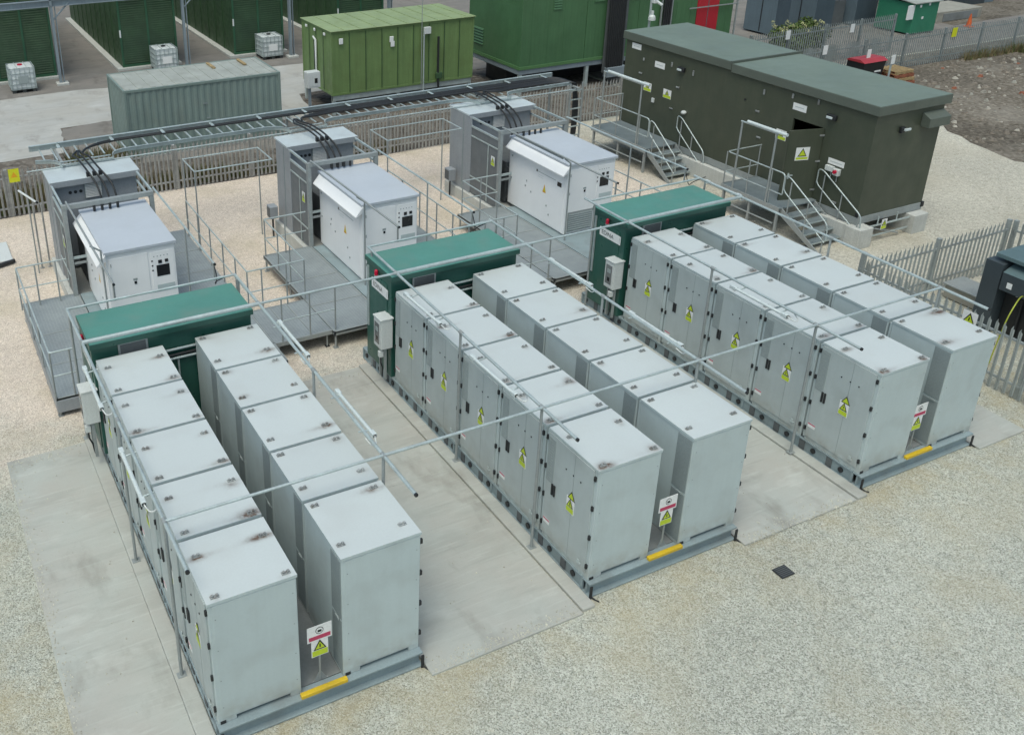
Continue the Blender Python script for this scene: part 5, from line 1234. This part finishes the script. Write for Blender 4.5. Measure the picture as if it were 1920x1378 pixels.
for k in range(4): pallet(38.0 + .03 * k, 19.3 + .02 * k, .15 * k + .015, -8 + 3 * k, 'wooden pallet, %s of the stack of four beside the waste container' % ('bottom one', 'second from the bottom', 'third from the bottom', 'top one')[k], 'wood' if k % 2 else 'wood_red')
for k in range(2): pallet(38.1, 20.5, .15 * k + .015, 12 - 9 * k, 'wooden pallet at the back, %s of a stack of two' % ('lower', 'upper')[k], 'wood')
for x, y, lab in ((37.0, 20.2, 'thin grey post with white tag in front of the waste container'), (37.05, 19.0, 'thin grey post with white tag in front of the pallets')):
    t = thing('marker_post', (x, y, 0), lab, 'post', 'marker posts with white tags')
    m = MB(); m.tube([(x, y, 0), (x, y, 1.5)], .045, 'galvanised'); part(m, 'pole', t)
    m = MB(); m.box(x - .1, x + .12, y - .07, y - .05, 1.2, 1.6, 'sign_white'); part(m, 'tag', t)

# ------------------------------------------------------------------ vegetation and rubble
def leaves(mb, c, rad, n, size, mts, rnd, tall=1.):
    for _ in range(n):
        while True:
            p = Vector((rnd.uniform(-1, 1), rnd.uniform(-1, 1), rnd.uniform(-1, 1)))
            if p.length < 1: break
        p = Vector((c[0] + p.x * rad[0], c[1] + p.y * rad[1], c[2] + p.z * rad[2]))
        a = Vector((rnd.gauss(0, 1), rnd.gauss(0, 1), rnd.gauss(.3, .7))).normalized(); b = a.cross(Vector((rnd.gauss(0, 1), rnd.gauss(0, 1), rnd.gauss(0, 1)))).normalized()
        s = size * rnd.uniform(.6, 1.4)
        mb.add([tuple(p - a * s), tuple(p + b * s * .4), tuple(p + a * s), tuple(p - b * s * .4)], [(0, 1, 2, 3)], rnd.choice(mts))
rnd = random.Random(5)
t = thing('bush', (38.2, 25.6, 0), 'leafy green bush with pale flower heads behind the roof of the brown building', 'bush')
m = MB()
for k in range(16):
    cx, cy, h = 36.6 + rnd.uniform(0, 3.2), 25.2 + rnd.uniform(-.5, .7), rnd.uniform(.5, 1.5)
    leaves(m, (cx, cy, h), (.5, .4, .4), 260, .09, ['leaf_green', 'leaf_green', 'weed_green'], rnd)
part(m, 'foliage', t)
m = MB()
for k in range(26):
    cx, cy = 36.5 + rnd.uniform(0, 3.3), 25.0 + rnd.uniform(-.4, .5); leaves(m, (cx, cy, rnd.uniform(1.3, 1.9)), (.09, .09, .12), 16, .05, ['flower_pale'], rnd)
fl = part(m, 'flowers', t); fl['kind'] = 'stuff'
m = MB()
for k in range(30):
    cx, cy = 36.6 + rnd.uniform(0, 3.2), 25.1 + rnd.uniform(-.4, .5); m.tube([(cx, cy, 0), (cx + rnd.uniform(-.2, .2), cy, rnd.uniform(.8, 1.7))], .012, 'weed_green', 4)
part(m, 'stems', t)

def blades(name, label, spots, mts, seed, hmin, hmax):
    rnd = random.Random(seed); m = MB()
    for x0, x1, y0, y1, n in spots:
        for _ in range(n):
            x, y = rnd.uniform(x0, x1), rnd.uniform(y0, y1); h = rnd.uniform(hmin, hmax); a = rnd.uniform(0, 6.28); w_ = rnd.uniform(.012, .03); l = rnd.uniform(.0, .5) * h; b = rnd.uniform(0, 6.28)
            dx, dy = math.cos(a) * w_, math.sin(a) * w_
            m.add([(x - dx, y - dy, 0), (x + dx, y + dy, 0), (x + l * math.cos(b), y + l * math.sin(b), h)], [(0, 1, 2)], rnd.choice(mts))
    return solo(m, name, label, 'weeds', None, 'stuff')
blades('dry_weeds', 'dry brown weeds growing behind the left part of the fence', [(-6, 7.5, 21.5, 22.6, 5200), (-6, 3.5, 22.4, 23.6, 2600), (2.6, 5.0, 24.6, 26.2, 900), (7.5, 14, 21.5, 22.0, 900)], ['dead_weed', 'dead_weed', 'weed_green'], 2, .15, .55)
blades('green_weeds', 'green weeds growing along the foot of the upper right fence', [(45, 49, 20.8, 21.2, 500), (49, 53, 20.3, 21.2, 1500), (53, 57, 19.8, 21.2, 1500), (57, 64, 19.9, 21.2, 2200), (48, 52, 18.3, 19.6, 260)], ['weed_green', 'dead_weed', 'dead_weed'], 3, .12, .6)

def rubble():
    rnd = random.Random(11); m = MB()
    for _ in range(3200):
        x = rnd.uniform(30, 62); y = rnd.uniform(8, 21); 
        if x < 33.5 + max(0, (14 - y) * .2): continue
        if 13.0 < y < 15.8 and rnd.random() < .8: continue
        s = rnd.choice((.03, .04, .05, .07, .11)) * rnd.uniform(.7, 1.4); n = 5
        c = Vector((x, y, s * .3)); ax = rnd.uniform(0, 6.28)
        top = []; bot = []
        for j in range(n):
            a_ = ax + 2 * math.pi * j / n; rr_ = s * rnd.uniform(.7, 1.2)
            bot.append((x + rr_ * math.cos(a_), y + rr_ * math.sin(a_), 0.01)); top.append((x + rr_ * .6 * math.cos(a_ + .2), y + rr_ * .6 * math.sin(a_ + .2), s * rnd.uniform(.5, .9)))
        m.add(bot + top, [tuple(range(n, 2 * n))] + [(j, (j + 1) % n, n + (j + 1) % n, n + j) for j in range(n)], rnd.choice(('stone_pale', 'block_stone', 'block_stone', 'wood_red') if rnd.random() < .12 else ('stone_pale', 'rubble_brown', 'rubble_brown', 'rubble_brown')))
    return solo(m, 'rubble', 'broken stone and rubble scattered on the dirt ground at right', 'rubble', None, 'stuff')
rubble()

def loose_stones():
    """bigger pebbles lying proud of the near gravel"""
    rnd = random.Random(21); m = MB()
    for _ in range(9000):
        x = rnd.uniform(-3.2, 19); y = rnd.uniform(-5.2, 8.2) 
        if -2.0 < x < 17.4 and y > -.35 : 
            if not (x < -1.9): continue
        s = rnd.uniform(.010, .024); n = 5; ax = rnd.uniform(0, 6.28); bot = []; top = []
        for j in range(n):
            a_ = ax + 2 * math.pi * j / n; q_ = s * rnd.uniform(.7, 1.25)
            bot.append((x + q_ * math.cos(a_), y + q_ * math.sin(a_), 0.0)); top.append((x + q_ * .6 * math.cos(a_), y + q_ * .6 * math.sin(a_), s * rnd.uniform(.5, 1.)))
        m.add(bot + top, [tuple(range(n, 2 * n))] + [(j, (j + 1) % n, n + (j + 1) % n, n + j) for j in range(n)], 'pebble')
    for _ in range(1700):
        e = rnd.random(); q_ = abs(rnd.gauss(0, .16))
        if e < .55: x, y = rnd.choice((rnd.uniform(-1.8, -.35), rnd.uniform(3.25, 5.95), rnd.uniform(9.6, 12.2))), -.23 + q_ * .8
        elif e < .75: x, y = -1.81 + q_ * .6, rnd.uniform(-.2, 8)
        elif e < .9: x, y = rnd.choice((rnd.uniform(-1.8, -.35), rnd.uniform(3.25, 5.95), rnd.uniform(9.6, 12.2))), 8.0 - q_
        else: x, y = rnd.choice((rnd.uniform(-1.8, -.35), rnd.uniform(3.25, 5.95), rnd.uniform(9.6, 12.2))), rnd.uniform(-.2, 8)
        s = rnd.uniform(.007, .018); ax = rnd.uniform(0, 6.28)
        bot = [(x + s * math.cos(ax + 1.26 * j), y + s * math.sin(ax + 1.26 * j), .034) for j in range(5)]; top = [(x + s * .6 * math.cos(ax + 1.26 * j), y + s * .6 * math.sin(ax + 1.26 * j), .036 + s * .7) for j in range(5)]
        m.add(bot + top, [tuple(range(5, 10))] + [(j, (j + 1) % 5, 5 + (j + 1) % 5, 5 + j) for j in range(5)], 'pebble')
    return solo(m, 'loose_stones', 'loose pebbles lying on the near gravel', 'pebbles', None, 'stuff')
loose_stones()
